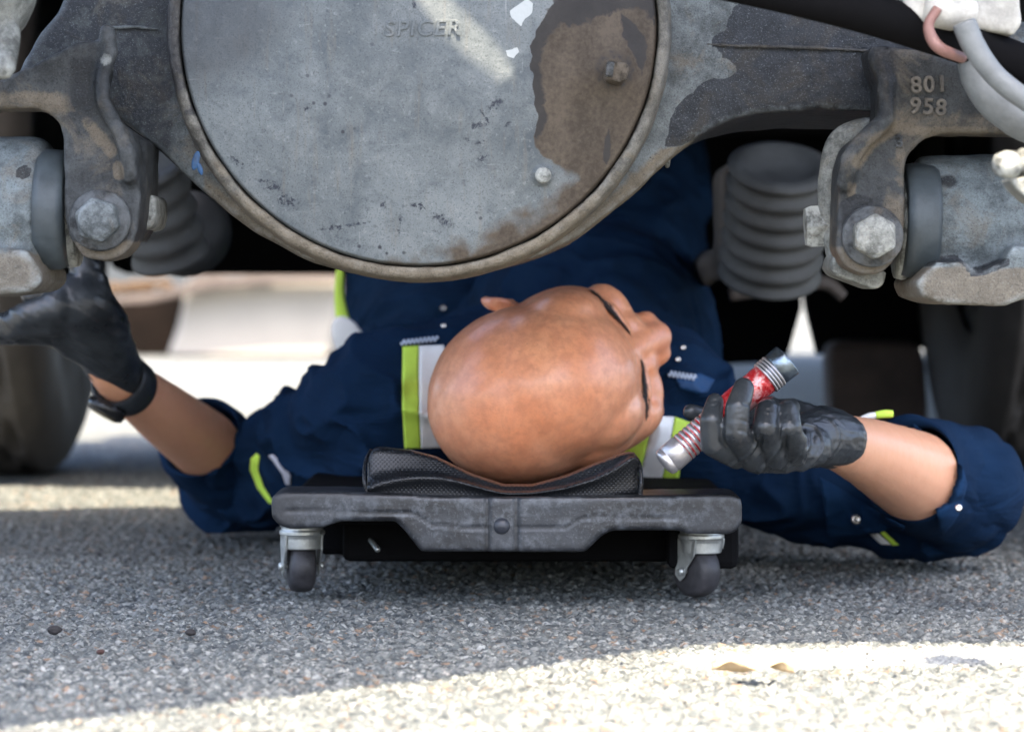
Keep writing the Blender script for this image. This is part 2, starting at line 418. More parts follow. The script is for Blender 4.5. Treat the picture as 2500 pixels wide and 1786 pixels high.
def red_mat():
    g = G('red_anodised', .3, .5, .25); n = g.noise(70, 5, .7); n2 = g.noise(400, 3, .7)
    c = g.mix(g.ramp(n, .35, .65), (.36, .012, .016), (.62, .04, .045)); c = g.mix(g.ramp(g.ma('ADD', n, g.ma('MULTIPLY', n2, .35)), .66, .76, 0, .7), c, (.72, .48, .46))
    return g.fin(c, g.ramp(n, .3, .7, .22, .42), g.bump(n2, .0003, .3))
M_RED = red_mat()
M_ALU = m_plain('brushed_aluminium', (.52, .50, .51), .36, .8, .12, 200, .15)
M_CHROME = m_plain('worn_chrome', (.20, .25, .30), .22, .9, .4, 160, .2)
M_ZINC = m_plain('zinc_steel', (.50, .52, .50), .38, .75, .2, 80, .2)
M_DARKG = m_plain('dark_glass', (.02, .02, .02), .1, 0, .1)
def plastic_mat():
    g = G('scuffed_black_plastic', .36, .5)
    n1 = g.noise(16, 6, .7); n2 = g.noise(90, 5, .7); n3 = g.noise(500, 3, .6)
    c = g.mix(g.ramp(n1, .38, .66), (.009, .010, .012), (.034, .039, .045))
    c = g.mix(g.ramp(n2, .48, .64, 0, .75), c, (.085, .094, .104))
    c = g.mix(g.ramp(n3, .6, .72, 0, .35), c, (.18, .19, .20))
    s = g.noise(1.0, 2, .5, g.vec((30, 1, 600), (2, 0, 1), (0, .1, 0)))
    c = g.mix(g.ma('MULTIPLY', g.ramp(s, .68, .74), .6), c, (.02, .02, .02))
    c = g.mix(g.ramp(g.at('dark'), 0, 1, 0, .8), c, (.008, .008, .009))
    return g.fin(c, g.ramp(n1, .3, .7, .30, .52), g.bump(n3, .0005, .25, g.bump(n2, .0015, .22)))
M_PLAST = plastic_mat()
def pad_mat():
    g = G('dimpled_vinyl', .34, .45)
    m = g.vec((390, 390, 390), rot=(0, math.radians(45), 0)); s = g.n('ShaderNodeSeparateXYZ'); g.l(m, s.inputs[0])
    def cell(a): return g.ma('ABSOLUTE', g.ma('SUBTRACT', g.ma('FRACT', a), .5))
    d = g.ma('ADD', g.ma('POWER', cell(s.outputs[0]), 2), g.ma('POWER', cell(s.outputs[2]), 2))
    h = g.ramp(d, .03, .12)
    n = g.noise(60, 4, .6)
    c = g.mix(h, (.006, .007, .008), g.mix(n, (.006, .0065, .0075), (.012, .0135, .016)))
    return g.fin(c, g.ramp(n, .3, .7, .26, .38), g.bump(h, .0007, .5))
M_PAD = pad_mat()
def ground_mat():
    g = G('asphalt', .85, .3)
    n1 = g.noise(1.2, 5, .6); n2 = g.noise(14, 4, .6)
    v1 = g.vor(165, None, 'Color'); v2 = g.vor(420, None, 'Color'); v1e = g.vor(165, None, 'Distance')
    s1 = g.n('ShaderNodeSeparateColor'); g.l(v1, s1.inputs[0]); s2 = g.n('ShaderNodeSeparateColor'); g.l(v2, s2.inputs[0])
    base = g.mix(g.ramp(n2, .35, .65), (.095, .100, .092), (.145, .145, .125))
    c = g.mix(g.ramp(s1.outputs[0], .0, 1., 0, 1), (.042, .062, .076), (.235, .246, .236))
    c = g.mix(.35, c, base)
    c = g.mix(g.ma('MULTIPLY', g.ramp(s1.outputs[1], .94, .955), .7), c, (.25, .15, .085))
    c = g.mix(g.ma('MULTIPLY', g.ramp(s1.outputs[2], .93, .95), .7), c, (.36, .37, .35))
    c = g.mix(g.ma('MULTIPLY', g.ramp(s1.outputs[1], .14, .11), .85), c, (.014, .021, .029))
    c = g.mix(g.ma('MULTIPLY', g.ramp(s2.outputs[0], .78, .82), .6), c, (.34, .345, .31))
    c = g.mix(g.ma('MULTIPLY', g.ramp(s2.outputs[1], .2, .17), .6), c, (.024, .032, .036))
    c = g.mix(g.ma('MULTIPLY', g.ramp(v1e, .45, .75), .5), c, (.032, .038, .040))
    # worn white painted line
    pm = g.ramp(g.ma('ADD', g.at('paint'), g.ma('MULTIPLY', g.ma('SUBTRACT', g.noise(120, 5, .75), .5), .9)), .46, .62, 0, .32)
    c = g.mix(pm, c, (.36, .38, .39))
    c = g.mix(g.ramp(n1, .3, .7, 0, .25), c, (.145, .140, .115)); c = g.mix(g.ramp(g.noise(4.5, 5, .6, g.vec(loc=(2, 3, 0))), .54, .68, 0, .45), c, (.045, .052, .058))
    b = g.bump(v1e, .0025, .5); b = g.bump(g.noise(900, 3, .6), .001, .4, b)
    return g.fin(c, None, b)
M_GROUND = ground_mat()

# ------------------------------------------------------------------ ground
def stones(X, Y, cell, seed):
    gx = X/cell; gy = Y/cell; ix = np.floor(gx); iy = np.floor(gy); best = np.full(X.shape, 9.); hh = np.zeros(X.shape)
    z = np.zeros(X.size, np.int64)
    for a in (-1, 0, 1):
        for b in (-1, 0, 1):
            cx = (ix+a).ravel(); cy = (iy+b).ravel()
            jx = _h(cx, cy, z, seed).reshape(X.shape); jy = _h(cx, cy, z, seed+1).reshape(X.shape); jh = _h(cx, cy, z, seed+2).reshape(X.shape)
            d = np.hypot(ix+a+jx-gx, iy+b+jy-gy)
            m = d < best; best = np.where(m, d, best); hh = np.where(m, jh, hh)
    return np.clip(1-(best/.62)**2, 0, 1)*(.35+.65*hh)
def build_ground():
    xs = np.concatenate([np.linspace(-1.6, -.62, 60, endpoint=False), np.linspace(-.62, .62, 700), np.linspace(.64, 1.6, 60)])
    ys = np.concatenate([np.linspace(.6, 1.62, 60, endpoint=False), np.linspace(1.62, 2.9, 700, endpoint=False), np.linspace(2.9, 5.2, 320)])
    X, Y = np.meshgrid(xs, ys)
    Z = stones(X, Y, .0085, 3)*.0042+stones(X, Y, .0048, 9)*.0022
    big = stones(X, Y, .020, 20); Z = Z+np.where(big > .8, (big-.8)*.006, 0)
    q = np.stack([X.ravel()*6, Y.ravel()*6, 0*X.ravel()], 1); Z = Z+(fbm(q, 3, 5).reshape(X.shape)-.5)*.004
    fade = np.minimum(np.minimum((X+1.6)/.2, (1.6-X)/.2), np.minimum((Y-.6)/.2, (5.2-Y)/.5)).clip(0, 1)
    Z = (Z-.0075)*fade
    ny, nx = X.shape; V = np.stack([X.ravel(), Y.ravel(), Z.ravel()], 1)
    i = np.arange((ny-1)*(nx-1)); r = i//(nx-1); c = i % (nx-1); a = r*nx+c
    Fc = np.stack([a, a+1, a+nx+1, a+nx], 1)
    # outer skirt to the horizon
    ring_in = [(-1.6, .6), (1.6, .6), (1.6, 5.2), (-1.6, 5.2)]; ring_out = [(-300, -300), (300, -300), (300, 900), (-300, 900)]
    me = bpy.data.meshes.new('ground'); n0 = len(V)
    ci = [0, nx-1, ny*nx-1, (ny-1)*nx]
    V = np.concatenate([V, np.array([(x, y, 0) for x, y in ring_out])])
    me.vertices.add(len(V)); me.vertices.foreach_set('co', V.ravel())
    nf = len(Fc)+4; lt = np.concatenate([Fc.ravel(), np.array([n0, n0+1, ci[1], ci[0], n0+1, n0+2, ci[2], ci[1], n0+2, n0+3, ci[3], ci[2], n0+3, n0, ci[0], ci[3]])])
    me.loops.add(len(lt)); me.loops.foreach_set('vertex_index', lt.astype(np.int32))
    me.polygons.add(nf); me.polygons.foreach_set('loop_start', (np.arange(nf)*4).astype(np.int32))
    me.update(calc_edges=True); me.validate(); me.shade_smooth()
    # worn paint line: band on the ground
    X_, Y_ = V[:, 0], V[:, 1]
    c0 = 2.10+.0*X_; d = np.abs(Y_-(2.075+.12*X_)); pm = np.clip(1-(d/.085)**2, 0, 1)*np.clip((X_-.05)/.09, 0, 1)
    attr(me, 'paint', pm*.8)
    o = put('ground', me, M_GROUND); o['kind'] = 'structure'
    return o
build_ground()

# ------------------------------------------------------------------ truck
truck = thing('truck', (0, 2.35, 0), 'underside of a dirty heavy truck with a big round grey differential cover', 'truck')
# --- unseen deck overhead, outline and gaps shaped to place sun on ground and cover
DZ = 1.0
def lift(p):                                    # where the sun ray that reaches p crosses the deck
    k = (DZ-p.z)/sd.z; return (p.x+sd.x*k, p.y+sd.y*k)
def gnd(px, py): return P(px, py, CH*F/(py-HY))
front = [lift(gnd(x, y)) for x, y in ((-1500, 1830), (-600, 1792), (0, 1762), (600, 1693), (1200, 1622), (1550, 1580), (1700, 1562), (2100, 1556), (2500, 1556), (4600, 1552))]
back = [lift(gnd(x, y)) for x, y in ((3600, 862), (1400, 862), (1100, 900), (700, 1066), (200, 1074), (-600, 1076), (-2000, 1080))]
outer = [(max(-.8, min(.8, x)), y) for x, y in front]+[(.8, 3.1), (3.2, 3.1)]+[(max(-1.4, min(3.2, x)), y) for x, y in back]+[(-1.4, 3.1), (-.8, 3.1)]
holes = [[lift(P(x, y, 2.165)) for x, y in ((1000, -40), (1085, -40), (1190, 50), (1262, 118), (1268, 142), (1225, 158), (1150, 122), (1080, 72))],
         [lift(gnd(x, y)) for x, y in ((-500, 1176), (0, 1178), (300, 1180), (560, 1183), (560, 1226), (300, 1228), (0, 1236), (-500, 1246))]]
def deck():  # unseen shade deck, outline and gaps shaped for the sun patches
    loops = [[Vector((x, y, 0)) for x, y in outer]]+[[Vector((x, y, 0)) for x, y in h] for h in holes]
    tri = tessellate_polygon(loops); pts = [p for l in loops for p in l]; bm = bm_new()
    a = [bm.verts.new((p.x, p.y, DZ)) for p in pts]; b = [bm.verts.new((p.x, p.y, DZ+.004)) for p in pts]
    for t in tri: bm.faces.new([a[i] for i in t]); bm.faces.new([b[i] for i in reversed(t)])
    o = 0
    for l in loops:
        n = len(l)
        for i in range(n): bm.faces.new((a[o+i], b[o+i], b[o+(i+1) % n], a[o+(i+1) % n]))
        o += n
    return bm_mesh(bm, False)
put('shade_deck', deck(), M_BLACK, truck)
# underbelly further forward: gearbox, added light blockers
bm = bm_new()
box(bm, (0, 4.58, .632), (1.24, .26, .70))
me = evald(bm_mesh(bm, False), [('BEVEL', dict(width=.03, segments=2))]); put('underbelly_panel', me, M_BLACK, truck)
bm = bm_new(); lathe(bm, [(0, -.3), (.12, -.3), (.2, -.2), (.24, 0), (.2, .25), (.1, .4), (.05, .42), (.05, 1.2), (0, 1.2)], axisM((-.05, 3.9, .62), (0, 1, .05)), 32)
put('gearbox', bm_mesh(bm), M_BLACK, truck)
for sx_ in (-1, 1):
    bm = bm_new(); box(bm, (sx_*.80, 3.05, .66), (.34, .62, .56)); put('light_blocker', evald(bm_mesh(bm, False), [('BEVEL', dict(width=.08, segments=5))]), M_BLACK, truck)  # unseen side boxes added to cut the side light
bm = bm_new(); box(bm, (0, 2.74, .81), (1.25, .10, .36)); put('occluding_crossmember', evald(bm_mesh(bm, False), [('BEVEL', dict(width=.02, segments=2))]), M_BLACK, truck)  # unseen beam added to block light to the parts behind
bm = bm_new(); lathe(bm, [(0, 0), (.045, 0), (.045, 1.1), (0, 1.1)], axisM((0, 2.6, .50), (0, 1, .05)), 24); put('drive_shaft', bm_mesh(bm), M_BLACK, truck)
for cy_, cz_, ch_ in ((3.82, .68, .44),):
    bm = bm_new(); box(bm, (0, cy_, cz_), (1.0, .1, ch_))
    put('occluding_crossmember', evald(bm_mesh(bm, False), [('BEVEL', dict(width=.02, segments=2))]), M_BLACK, truck)
bm = bm_new(); prism(bm, [(836, 560), (1450, 560), (1450, 900), (1000, 900), (866, 880), (850, 790), (838, 700)], 4.5, 4.5, 4.52)
put('black_backdrop', bm_mesh(bm, False), M_BLACK, truck)  # black sheet added for the shaded leg area, hides sunlit ground
# second axle beam and small hanging parts at the back
bm = bm_new(); lathe(bm, [(0, -.55), (.07, -.55), (.07, -.22), (.17, -.12), (.2, 0), (.17, .12), (.07, .22), (.07, .55), (0, .55)], axisM((0, 4.21, .47), (1, 0, 0)), 32)
put('second_axle', remesh(bm, .012, 6), M_BLACK, truck)
for poly_, d_ in (([(1500, 600), (1950, 600), (1958, 752), (1926, 862), (1880, 885), (1780, 890), (1600, 890)], 4.9), ([(1950, 600), (2600, 600), (2600, 850), (2050, 850), (1998, 866), (1972, 760)], 4.6)):
    bm = bm_new(); prism(bm, poly_, d_, d_, d_+.05); put('splash_panel', bm_mesh(bm, False), M_BLACK, truck)
bm = bm_new(); prism(bm, [(2010, 830), (2245, 830), (2262, 1000), (2240, 1110), (2040, 1110), (2018, 1000)], 4.55, 4.5, 4.6)
put('brake_drum_shield', remesh(bm, .012, 5), m_plain('brown_dust', (.075, .058, .050), .8, 0, .4, 12, .4), truck)

# --- wheels
def tyre_mesh(w=.25, R=.47):
    prof = [(.27, -w*.42), (.30, -w*.5), (.38, -w*.54), (.43, -w*.52), (.455, -w*.47), (R-.004, -w*.42)]
    zs = np.linspace(-w*.41, w*.41, 33)
    g = [.0, .0]
    bm = bm_new(); seg = 160; rows = []
    pr = prof+[(R, z) for z in zs]+[(r, -z) for r, z in reversed(prof)]
    for r, z in pr:
        row = []
        for k in range(seg):
            a = 2*math.pi*k/seg; rr = r
            if abs(z) < w*.415 and r > .46:
                zz = z+.008*(1 if (k//4) % 2 else -1)*1.0
                for gc in (-.36*w, -.13*w, .11*w, .34*w):
                    if abs(zz-gc*.9) < .0065: rr = r-.014
            row.append(bm.verts.new((rr*math.cos(a), rr*math.sin(a), z)))
        rows.append(row)
    for A, B in zip(rows, rows[1:]):
        for k in range(seg): bm.faces.new((A[k], A[(k+1) % seg], B[(k+1) % seg], B[k]))
    bm.transform(Matrix.Rotation(math.pi/2, 4, 'Y')); return bm_mesh(bm, True)
def rim_mesh(w=.25):
    bm = bm_new(); lathe(bm, [(.0, -.02), (.10, -.02), (.12, -.05), (.2, -.05), (.24, -w*.3), (.285, -w*.42), (.285, w*.42), (.24, w*.3), (.12, .06), (0, .06)], Matrix.Rotation(math.pi/2, 4, 'Y'), 48)
    return bm_mesh(bm)
tm, rm_ = tyre_mesh(), rim_mesh()
tm.materials.append(M_TYRE); rm_.materials.append(M_BRK)
for (x, y) in ((-.765, 4.21), (.765, 4.21), (-1.06, 4.21), (1.06, 4.21)):
    wh = bpy.data.objects.new('wheel', rm_); C.objects.link(wh); wh.parent = truck; wh.location = (x, y-2.35, .465)
    ty = bpy.data.objects.new('tyre', tm); C.objects.link(ty); ty.parent = wh; ty.rotation_euler = (random.random()*6, 0, 0)

# --- near axle: banjo housing, rim, cover
HC = P(1022, 68, 2.2)
bm = bm_new()
ho = [(208, -160), (150, 30), (102, 85), (60, 160), (40, 225), (120, 262), (244, 257), (363, 341), (470, 443), (560, 520), (641, 577), (760, 640), (880, 672), (1022, 684), (1150, 670),
      (1215, 655), (1320, 625), (1405, 586), (1560, 465), (1600, 421), (1694, 341), (1760, 305), (1834, 285), (1974, 273), (2138, 276), (2420, 276), (2420, 60), (2148, 30), (1900, 0), (1750, -40), (1700, -160)]
prism(bm, ho, 2.25, 2.232, 2.50)
capsule(bm, P(2000, 160, 2.36)-Vector((.2, 0, 0)), P(2700, 160, 2.36), .036, .036)
me = remesh(bm, .004, 14, .6)
a = co(me); px, py = pxof(a, 2.25); N3 = a*1.0
wob = (fbm(np.stack([px/28, py/28, 0*px], 1), 3, 4)-.5)*46
bl = [(1815, 0), (1790, 30), (1775, 58), (1765, 75), (1740, 90), (1737, 110), (1760, 140), (1785, 155), (1800, 185), (1770, 193), (1720, 205), (1680, 235), (1670, 250), (1645, 270), (1630, 300), (1620, 340), (1625, 360), (1680, 345), (1900, 330), (2500, 330), (2500, -60), (1820, -60)]
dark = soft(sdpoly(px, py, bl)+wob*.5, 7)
dark = np.maximum(dark, soft(160-py*0+(-px+300)*.9+wob, 60)*.55)  # left end darkened: bluish rust and the shadow there, both painted
tan = soft(-sdpoly(px, py, ho)*-1*0+(45-pdist(px, py, ho)), 25)*soft(px*0+py-200, 60)*.75
tanL = soft(sdpoly(px, py, [(240, 255), (330, 262), (420, 265), (450, 310), (490, 390), (540, 450), (640, 570), (600, 560), (470, 440)])+wob*.3, 8)
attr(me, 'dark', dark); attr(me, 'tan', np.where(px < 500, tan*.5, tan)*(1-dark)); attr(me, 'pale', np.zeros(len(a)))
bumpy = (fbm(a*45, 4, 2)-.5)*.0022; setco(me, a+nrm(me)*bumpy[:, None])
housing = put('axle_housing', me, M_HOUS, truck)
# ledge on the right tube
bm = bm_new(); tube(bm, [pc(1720, 108, 2.233, 2), pc(1780, 111, 2.229, 3.5), pc(1850, 113, 2.229, 4), pc(2000, 117, 2.229, 4), pc(2120, 124, 2.230, 4)]); put('weld_seam', rough_up(evald(bm_mesh(bm), [('SUBSURF', dict(levels=2))]), .0014, 150), M_HOUS2, housing)
bm = bm_new(); tube(bm, [pc(262, 68, 2.228, 4), pc(330, 66, 2.228, 4), pc(388, 72, 2.229, 3)]); put('weld_seam', rough_up(evald(bm_mesh(bm), [('SUBSURF', dict(levels=2))]), .0012, 160), M_HOUS, housing)
# rim ring
bm = bm_new(); u = 1/S(2.2)
MR = axisM(HC, (0, -1, 0))                      # local z towards the camera
prof = [(584*u, -.03), (584*u, .0), (586.5*u, .0018), (590*u, .0030), (597*u, .0034), (606*u, .0024), (612*u, .0), (616*u, -.005), (620*u, -.014), (622*u, -.03), (622*u, -.12), (600*u, -.15), (560*u, -.15), (560*u, -.03)]
lathe(bm, prof, MR, 260)
me = bm_mesh(bm); a = co(me); px, py = pxof(a, 2.2)
me2 = evald(me, [('SUBSURF', dict(levels=1))]); me = me2; a = co(me); px, py = pxof(a, 2.2)
setco(me, a+nrm(me)*((fbm(a*60, 4, 3)-.5)*.0022)[:, None])
ang = np.degrees(np.arctan2(-(py-68), px-1022))  # -90 bottom
attr(me, 'tan', .25+.4*soft(py-430, 120)); attr(me, 'dark', .60*soft(-(px-500), 70)*soft(-(py-300), 90)+.35*soft(fbm(np.stack([px/40, py/40, 0*px], 1), 3, 8)*100-62, 6)); attr(me, 'pale', 0*px)
rim = put('rim', me, M_RIM, housing)
# blue paint mark on the rim
# cover: domed disc
R0 = 581.5*u; nr, na = 300, 620
rr = np.concatenate([[0], np.linspace(.004, R0, nr)]); verts = []; 
th = np.linspace(0, 2*math.pi, na, endpoint=False)
RR, TT = np.meshgrid(rr[1:], th, indexing='ij')
def dome(r):                                    # towards camera
    q = r/R0; return .030*(1-q**2.2)*1.0+.002-np.where(q > .985, (q-.985)/.015, 0)**2*.006
X = HC.x+RR*np.cos(TT); Zc = HC.z+RR*np.sin(TT); Yc = HC.y-dome(RR)
a = np.stack([X.ravel(), Yc.ravel(), Zc.ravel()], 1)
a = np.concatenate([[[HC.x, HC.y-dome(0), HC.z]], a])
px, py = pxof(a, 2.185)
# plug boss bulge and small dents
d1 = np.hypot(px-1500, py-180); a[:, 1] -= .006*np.exp(-(d1/75)**2)
d2 = np.hypot(px-1325, py-427); a[:, 1] -= .0035*np.clip(1-(d2/27)**6, 0, 1)-.0045*np.clip(1-(np.hypot((px-1326)*1.05, py-427)/16)**6, 0, 1)
a[:, 1] -= (fbm(a*np.array([28, 28, 28]), 4, 6)-.5)*.0016
idx = lambda r, k: 1+r*na+(k % na)
I, K = np.meshgrid(np.arange(nr-1), np.arange(na), indexing='ij')
q4 = np.stack([idx(I, K).ravel(), idx(I+1, K).ravel(), idx(I+1, K+1).ravel(), idx(I, K+1).ravel()], 1)
me = bpy.data.meshes.new('cover'); me.vertices.add(len(a)); me.vertices.foreach_set('co', a.ravel())
tri = np.array([(0, idx(0, k), idx(0, k+1)) for k in range(na)])
lt = np.concatenate([q4.ravel(), tri.ravel()]); ls = np.concatenate([np.arange(len(q4))*4, len(q4)*4+np.arange(na)*3])
me.loops.add(len(lt)); me.loops.foreach_set('vertex_index', lt.astype(np.int32)); me.polygons.add(len(ls)); me.polygons.foreach_set('loop_start', ls.astype(np.int32))
me.update(calc_edges=True); me.validate(); me.shade_smooth()
edge = [(1362, 0), (1345, 15), (1335, 40), (1320, 62), (1308, 75), (1305, 95), (1294, 120), (1298, 140), (1293, 165), (1302, 190), (1300, 215), (1308, 240), (1305, 262), (1314, 285), (1308, 310), (1303, 335), (1306, 355), (1318, 378), (1345, 392)]
tanp = edge+[(1380, 420), (1330, 470), (1260, 520), (1150, 570), (1050, 605), (900, 640), (850, 700), (1700, 700), (1700, -40), (1362, -40)]
ws = (fbm(np.stack([px/14, py/14, 0*px], 1), 3, 31)-.5)*14
sdt = sdpoly(px, py, tanp)+ws*.7
low = soft(py-(395), 40)                        # the stain fades below the small plug
tan_ = soft(sdt, 5)*(1-low)+soft(sdpoly(px, py, tanp)+(fbm(np.stack([px/40, py/40, 0*px], 1), 4, 32)-.5)*90, 45)*low*.66
dl = pdist(px, py, edge, False); wid = 34+26*np.clip((160-py)/160, 0, 1)*1.6
oil = np.clip(1.15-dl/wid, 0, 1)*soft(sdt, 3)*soft(-(py-345), 40)
oil = np.maximum(oil, soft(sdpoly(px, py, [(1340, -40), (1640, -40), (1600, 60), (1560, 20), (1500, 30), (1440, 55), (1390, 70), (1340, 60)])+ws*2, 18)*.85)
oil = np.maximum(oil, soft(sdpoly(px, py, [(1515, 30), (1555, 62), (1580, 95), (1582, 140), (1568, 182), (1545, 130), (1520, 85)])+ws, 8))
oil = np.maximum(oil, .52*np.exp(-((np.hypot(px-1500, py-172)-38)/26)**2))
oil = np.maximum(oil, soft(sdpoly(px, py, [(1487, 296), (1492, 330), (1494, 380), (1482, 402), (1470, 390), (1478, 340)])+ws*.5, 4)*.8)
chip = np.zeros(len(a))
for (cx, cy, rx, ry, an) in ((1210, 258, 20, 9, -.5), (1165, 308, 26, 7, -.2), (1188, 292, 4, 26, -.6), (1240, 306, 7, 8, 0), (1140, 340, 8, 5, 0), (1170, 350, 12, 4, -.4), (1080, 535, 12, 28, -.9), (1020, 505, 16, 10, .2), (975, 545, 4, 22, .1), (820, 555, 45, 5, -.1), (860, 548, 45, 4, -.15),
                             (575, 395, 18, 8, .7), (660, 450, 26, 10, .3), (700, 490, 28, 14, .5), (1013, 15, 6, 16, 0), (1180, 385, 14, 10, 0), (935, 500, 8, 8, 0), (750, 265, 8, 8, 0), (1485, 175, 0, 0, 0)):
    if rx: ca, sa = math.cos(an), math.sin(an); uu = ((px-cx)*ca+(py-cy)*sa)/rx; vv = (-(px-cx)*sa+(py-cy)*ca)/ry; chip = np.maximum(chip, np.clip(1.05-.5*(uu**2+vv**2), 0, 1)*.85)
pale = np.zeros(len(a))
for pl in ([(1243, 30), (1262, 18), (1285, 0), (1302, 12), (1300, 35), (1282, 48), (1272, 68), (1262, 60), (1250, 48)], [(1236, 128), (1262, 120), (1266, 130), (1255, 146), (1240, 140)]): pale = np.maximum(pale, soft(sdpoly(px, py, pl)+ws*.5, 3))
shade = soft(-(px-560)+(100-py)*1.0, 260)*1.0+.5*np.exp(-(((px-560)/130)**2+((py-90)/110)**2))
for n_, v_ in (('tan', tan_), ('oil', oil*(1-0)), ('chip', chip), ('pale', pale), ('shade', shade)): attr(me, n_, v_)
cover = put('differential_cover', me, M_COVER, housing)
cover_bvh = None
# plugs (children of the housing: third level)
M_TANM = m_grime('plug_metal', (.06, .05, .038), (.03, .027, .024), (.14, .11, .085), rough=.6, bs=2)
bm = bm_new(); prism(bm, [(1478, 150), (1530, 158), (1534, 172), (1528, 196), (1514, 206), (1480, 197), (1474, 185)], 2.16, 2.144, 2.19)
me = evald(bm_mesh(bm, False), [('BEVEL', dict(width=.0022, segments=3))]); put('filler_plug', me, M_TANM, housing)
bm = bm_new(); prism(bm, [(1482, 152), (1500, 155), (1494, 192), (1477, 188)], 2.15, 2.139, 2.16)
put('plug_wear_face', evald(bm_mesh(bm, False), [('BEVEL', dict(width=.001, segments=2))]), M_BRK, housing)
bm = bm_new(); lathe(bm, [(0, .003), (.0045, .003), (.006, .0015), (.0062, -.004)], axisM(P(1326, 428, 2.183), (.1, -1, 0)), 24); put('drain_plug', bm_mesh(bm), M_GREY, housing)
me = text_mesh('SPICER', .0165, .0004, .0003, P(1030, 71, 2.1675), Matrix.Rotation(math.radians(-1), 4, 'Y'), .15); put('raised_lettering', me, M_COVER, housing)
# drop hanging at the right lower edge
bm = bm_new(); capsule(bm, P(1632, 392, 2.26), P(1629, 404, 2.26), .0016, .002); put('drip', bm_mesh(bm), M_GREY, housing)
bm = bm_new(); ell(bm, P(478, 392, 2.19), (.0028, .0008, .0075), Matrix.Rotation(.25, 3, 'Y')); ell(bm, P(488, 412, 2.19), (.002, .0008, .005), Matrix.Rotation(-.3, 3, 'Y'))
put('blue_paint_mark', bm_mesh(bm), m_plain('blue_paint', (.008, .045, .11), .5, 0, .6, 150), housing)

def masks(me, D, dark=None, tan=None, pale=None):
    a = co(me); px, py = pxof(a, D)
    for n_, v_ in (('dark', dark), ('tan', tan), ('pale', pale)): attr(me, n_, v_(px, py) if v_ else np.zeros(len(a)))
    return me
# --- left bracket
def bolt(parent, c, D, r, rot=0., mat=None):
    bm = bm_new(); p = P(c[0], c[1], D); rw = r/S(D)
    lathe(bm, [(0, .002), (rw*1.25, .002), (rw*1.32, .0), (rw*1.32, -.01), (0, -.01)], axisM(p, (0, -1, 0)), 40)
    o1 = put('washer', bm_mesh(bm), M_BRK, parent)
    bm = bm_new(); vs = []
    for k in range(6): t = rot+k*math.pi/3; vs.append((c[0]+r*math.cos(t)*1.0, c[1]+r*math.sin(t)))
    prism(bm, vs, D, D-.016, D+.004)
    o2 = put('bolt', evald(bm_mesh(bm, False), [('BEVEL', dict(width=.0025, segments=3)), ('SUBSURF', dict(levels=1, subdivision_type='SIMPLE'))]), mat or M_BUSH, parent)
    bm = bm_new(); lathe(bm, [(0, .0178), (rw*.66, .0175), (rw*.80, .0165), (rw*.82, .0145)], axisM(p, (0, -1, 0)), 36)
    put('bolt_face', bm_mesh(bm), mat or M_BUSH, parent)
bm = bm_new()
prism(bm, [(-260, 200), (0, 196), (100, 150), (195, 102), (248, 100), (262, 160), (246, 248), (275, 284), (319, 319), (340, 360), (345, 470), (338, 560), (324, 600), (302, 626), (257, 638), (206, 628), (170, 580), (157, 514), (157, 338), (146, 301), (118, 274), (90, 266), (0, 266), (-260, 266)], 2.17, 2.165, 2.215)
chain(bm, [pc(262, 78, 2.165, 22), pc(270, 130, 2.163, 20), pc(250, 190, 2.16, 18), pc(252, 250, 2.157, 20), pc(285, 310, 2.155, 20), pc(312, 370, 2.155, 22), pc(316, 430, 2.16, 22)])
chain(bm, [pc(200, 150, 2.18, 15), pc(203, 240, 2.18, 15), pc(230, 310, 2.17, 12), pc(262, 360, 2.168, 10)])
prism(bm, [(325, 325), (363, 345), (361, 472), (350, 560), (325, 600)], 2.2, 2.19, 2.27)
me = rough_up(remesh(bm, .0026, 9, .55), .0009, 70)
masks(me, 2.17, lambda x, y: .55*soft(380-y, 120)*soft(y-120, 30)*soft(x-150, 30), lambda x, y: np.maximum.reduce([soft(y-585, 16)*.8, soft(16-np.abs(x-292-(y-400)*.1), 6)*soft(y-395, 12)*soft(440-y, 10), .62*soft(20-pdist(x, y, [(215, 300), (250, 340), (275, 370)], False), 10), .6*soft(290-y, 20)*soft(200-x, 40)*soft(y-215, 20)]), lambda x, y: soft(30-np.hypot(x-262, y-150)*1.3, 14)*.55)
brk = put('suspension_bracket', me, M_BRK, truck)
bolt(brk, (243, 538), 2.158, 57, .3, M_HOUS)
bm = bm_new(); prism(bm, [(341, 470), (386, 479), (388, 523), (381, 558), (345, 566)], 2.24, 2.22, 2.30); put('nut', evald(bm_mesh(bm, False), [('BEVEL', dict(width=.004, segments=3))]), M_GREY, brk)
# --- left torque rod end
def bushing(x0, x1, y0, y1, D, name='torque_rod', extra=None):
    r = (y1-y0)/2/S(D); c0 = P(x0, (y0+y1)/2, D); c1 = P(x1, (y0+y1)/2, D); L = (c1-c0).length; bm = bm_new()
    lathe(bm, [(0, 0), (r*.86, 0), (r*.97, r*.08), (r, r*.2), (r, L)] + [(0, L)], axisM(c0, c1-c0), 48)
    if extra: extra(bm)
    return remesh(bm, .0035, 5)
def exL(bm):
    prism(bm, [(-200, 600), (90, 610), (124, 660), (124, 692), (100, 712), (60, 716), (20, 722), (-200, 728)], 2.2, 2.15, 2.28)
me = rough_up(bushing(128, -320, 334, 706, 2.22, extra=exL), .0012, 50, 4)
masks(me, 2.16, lambda x, y: np.maximum(soft(17-np.hypot(x-50, y-420), 4), .5*soft(26-np.hypot(x-70, y-395), 20)), lambda x, y: soft(y-640, 30)*.8+.45*soft(y-560, 60))
tr = put('torque_rod', me, M_BUSH, truck)
bm = bm_new(); u2 = 1/S(2.19)
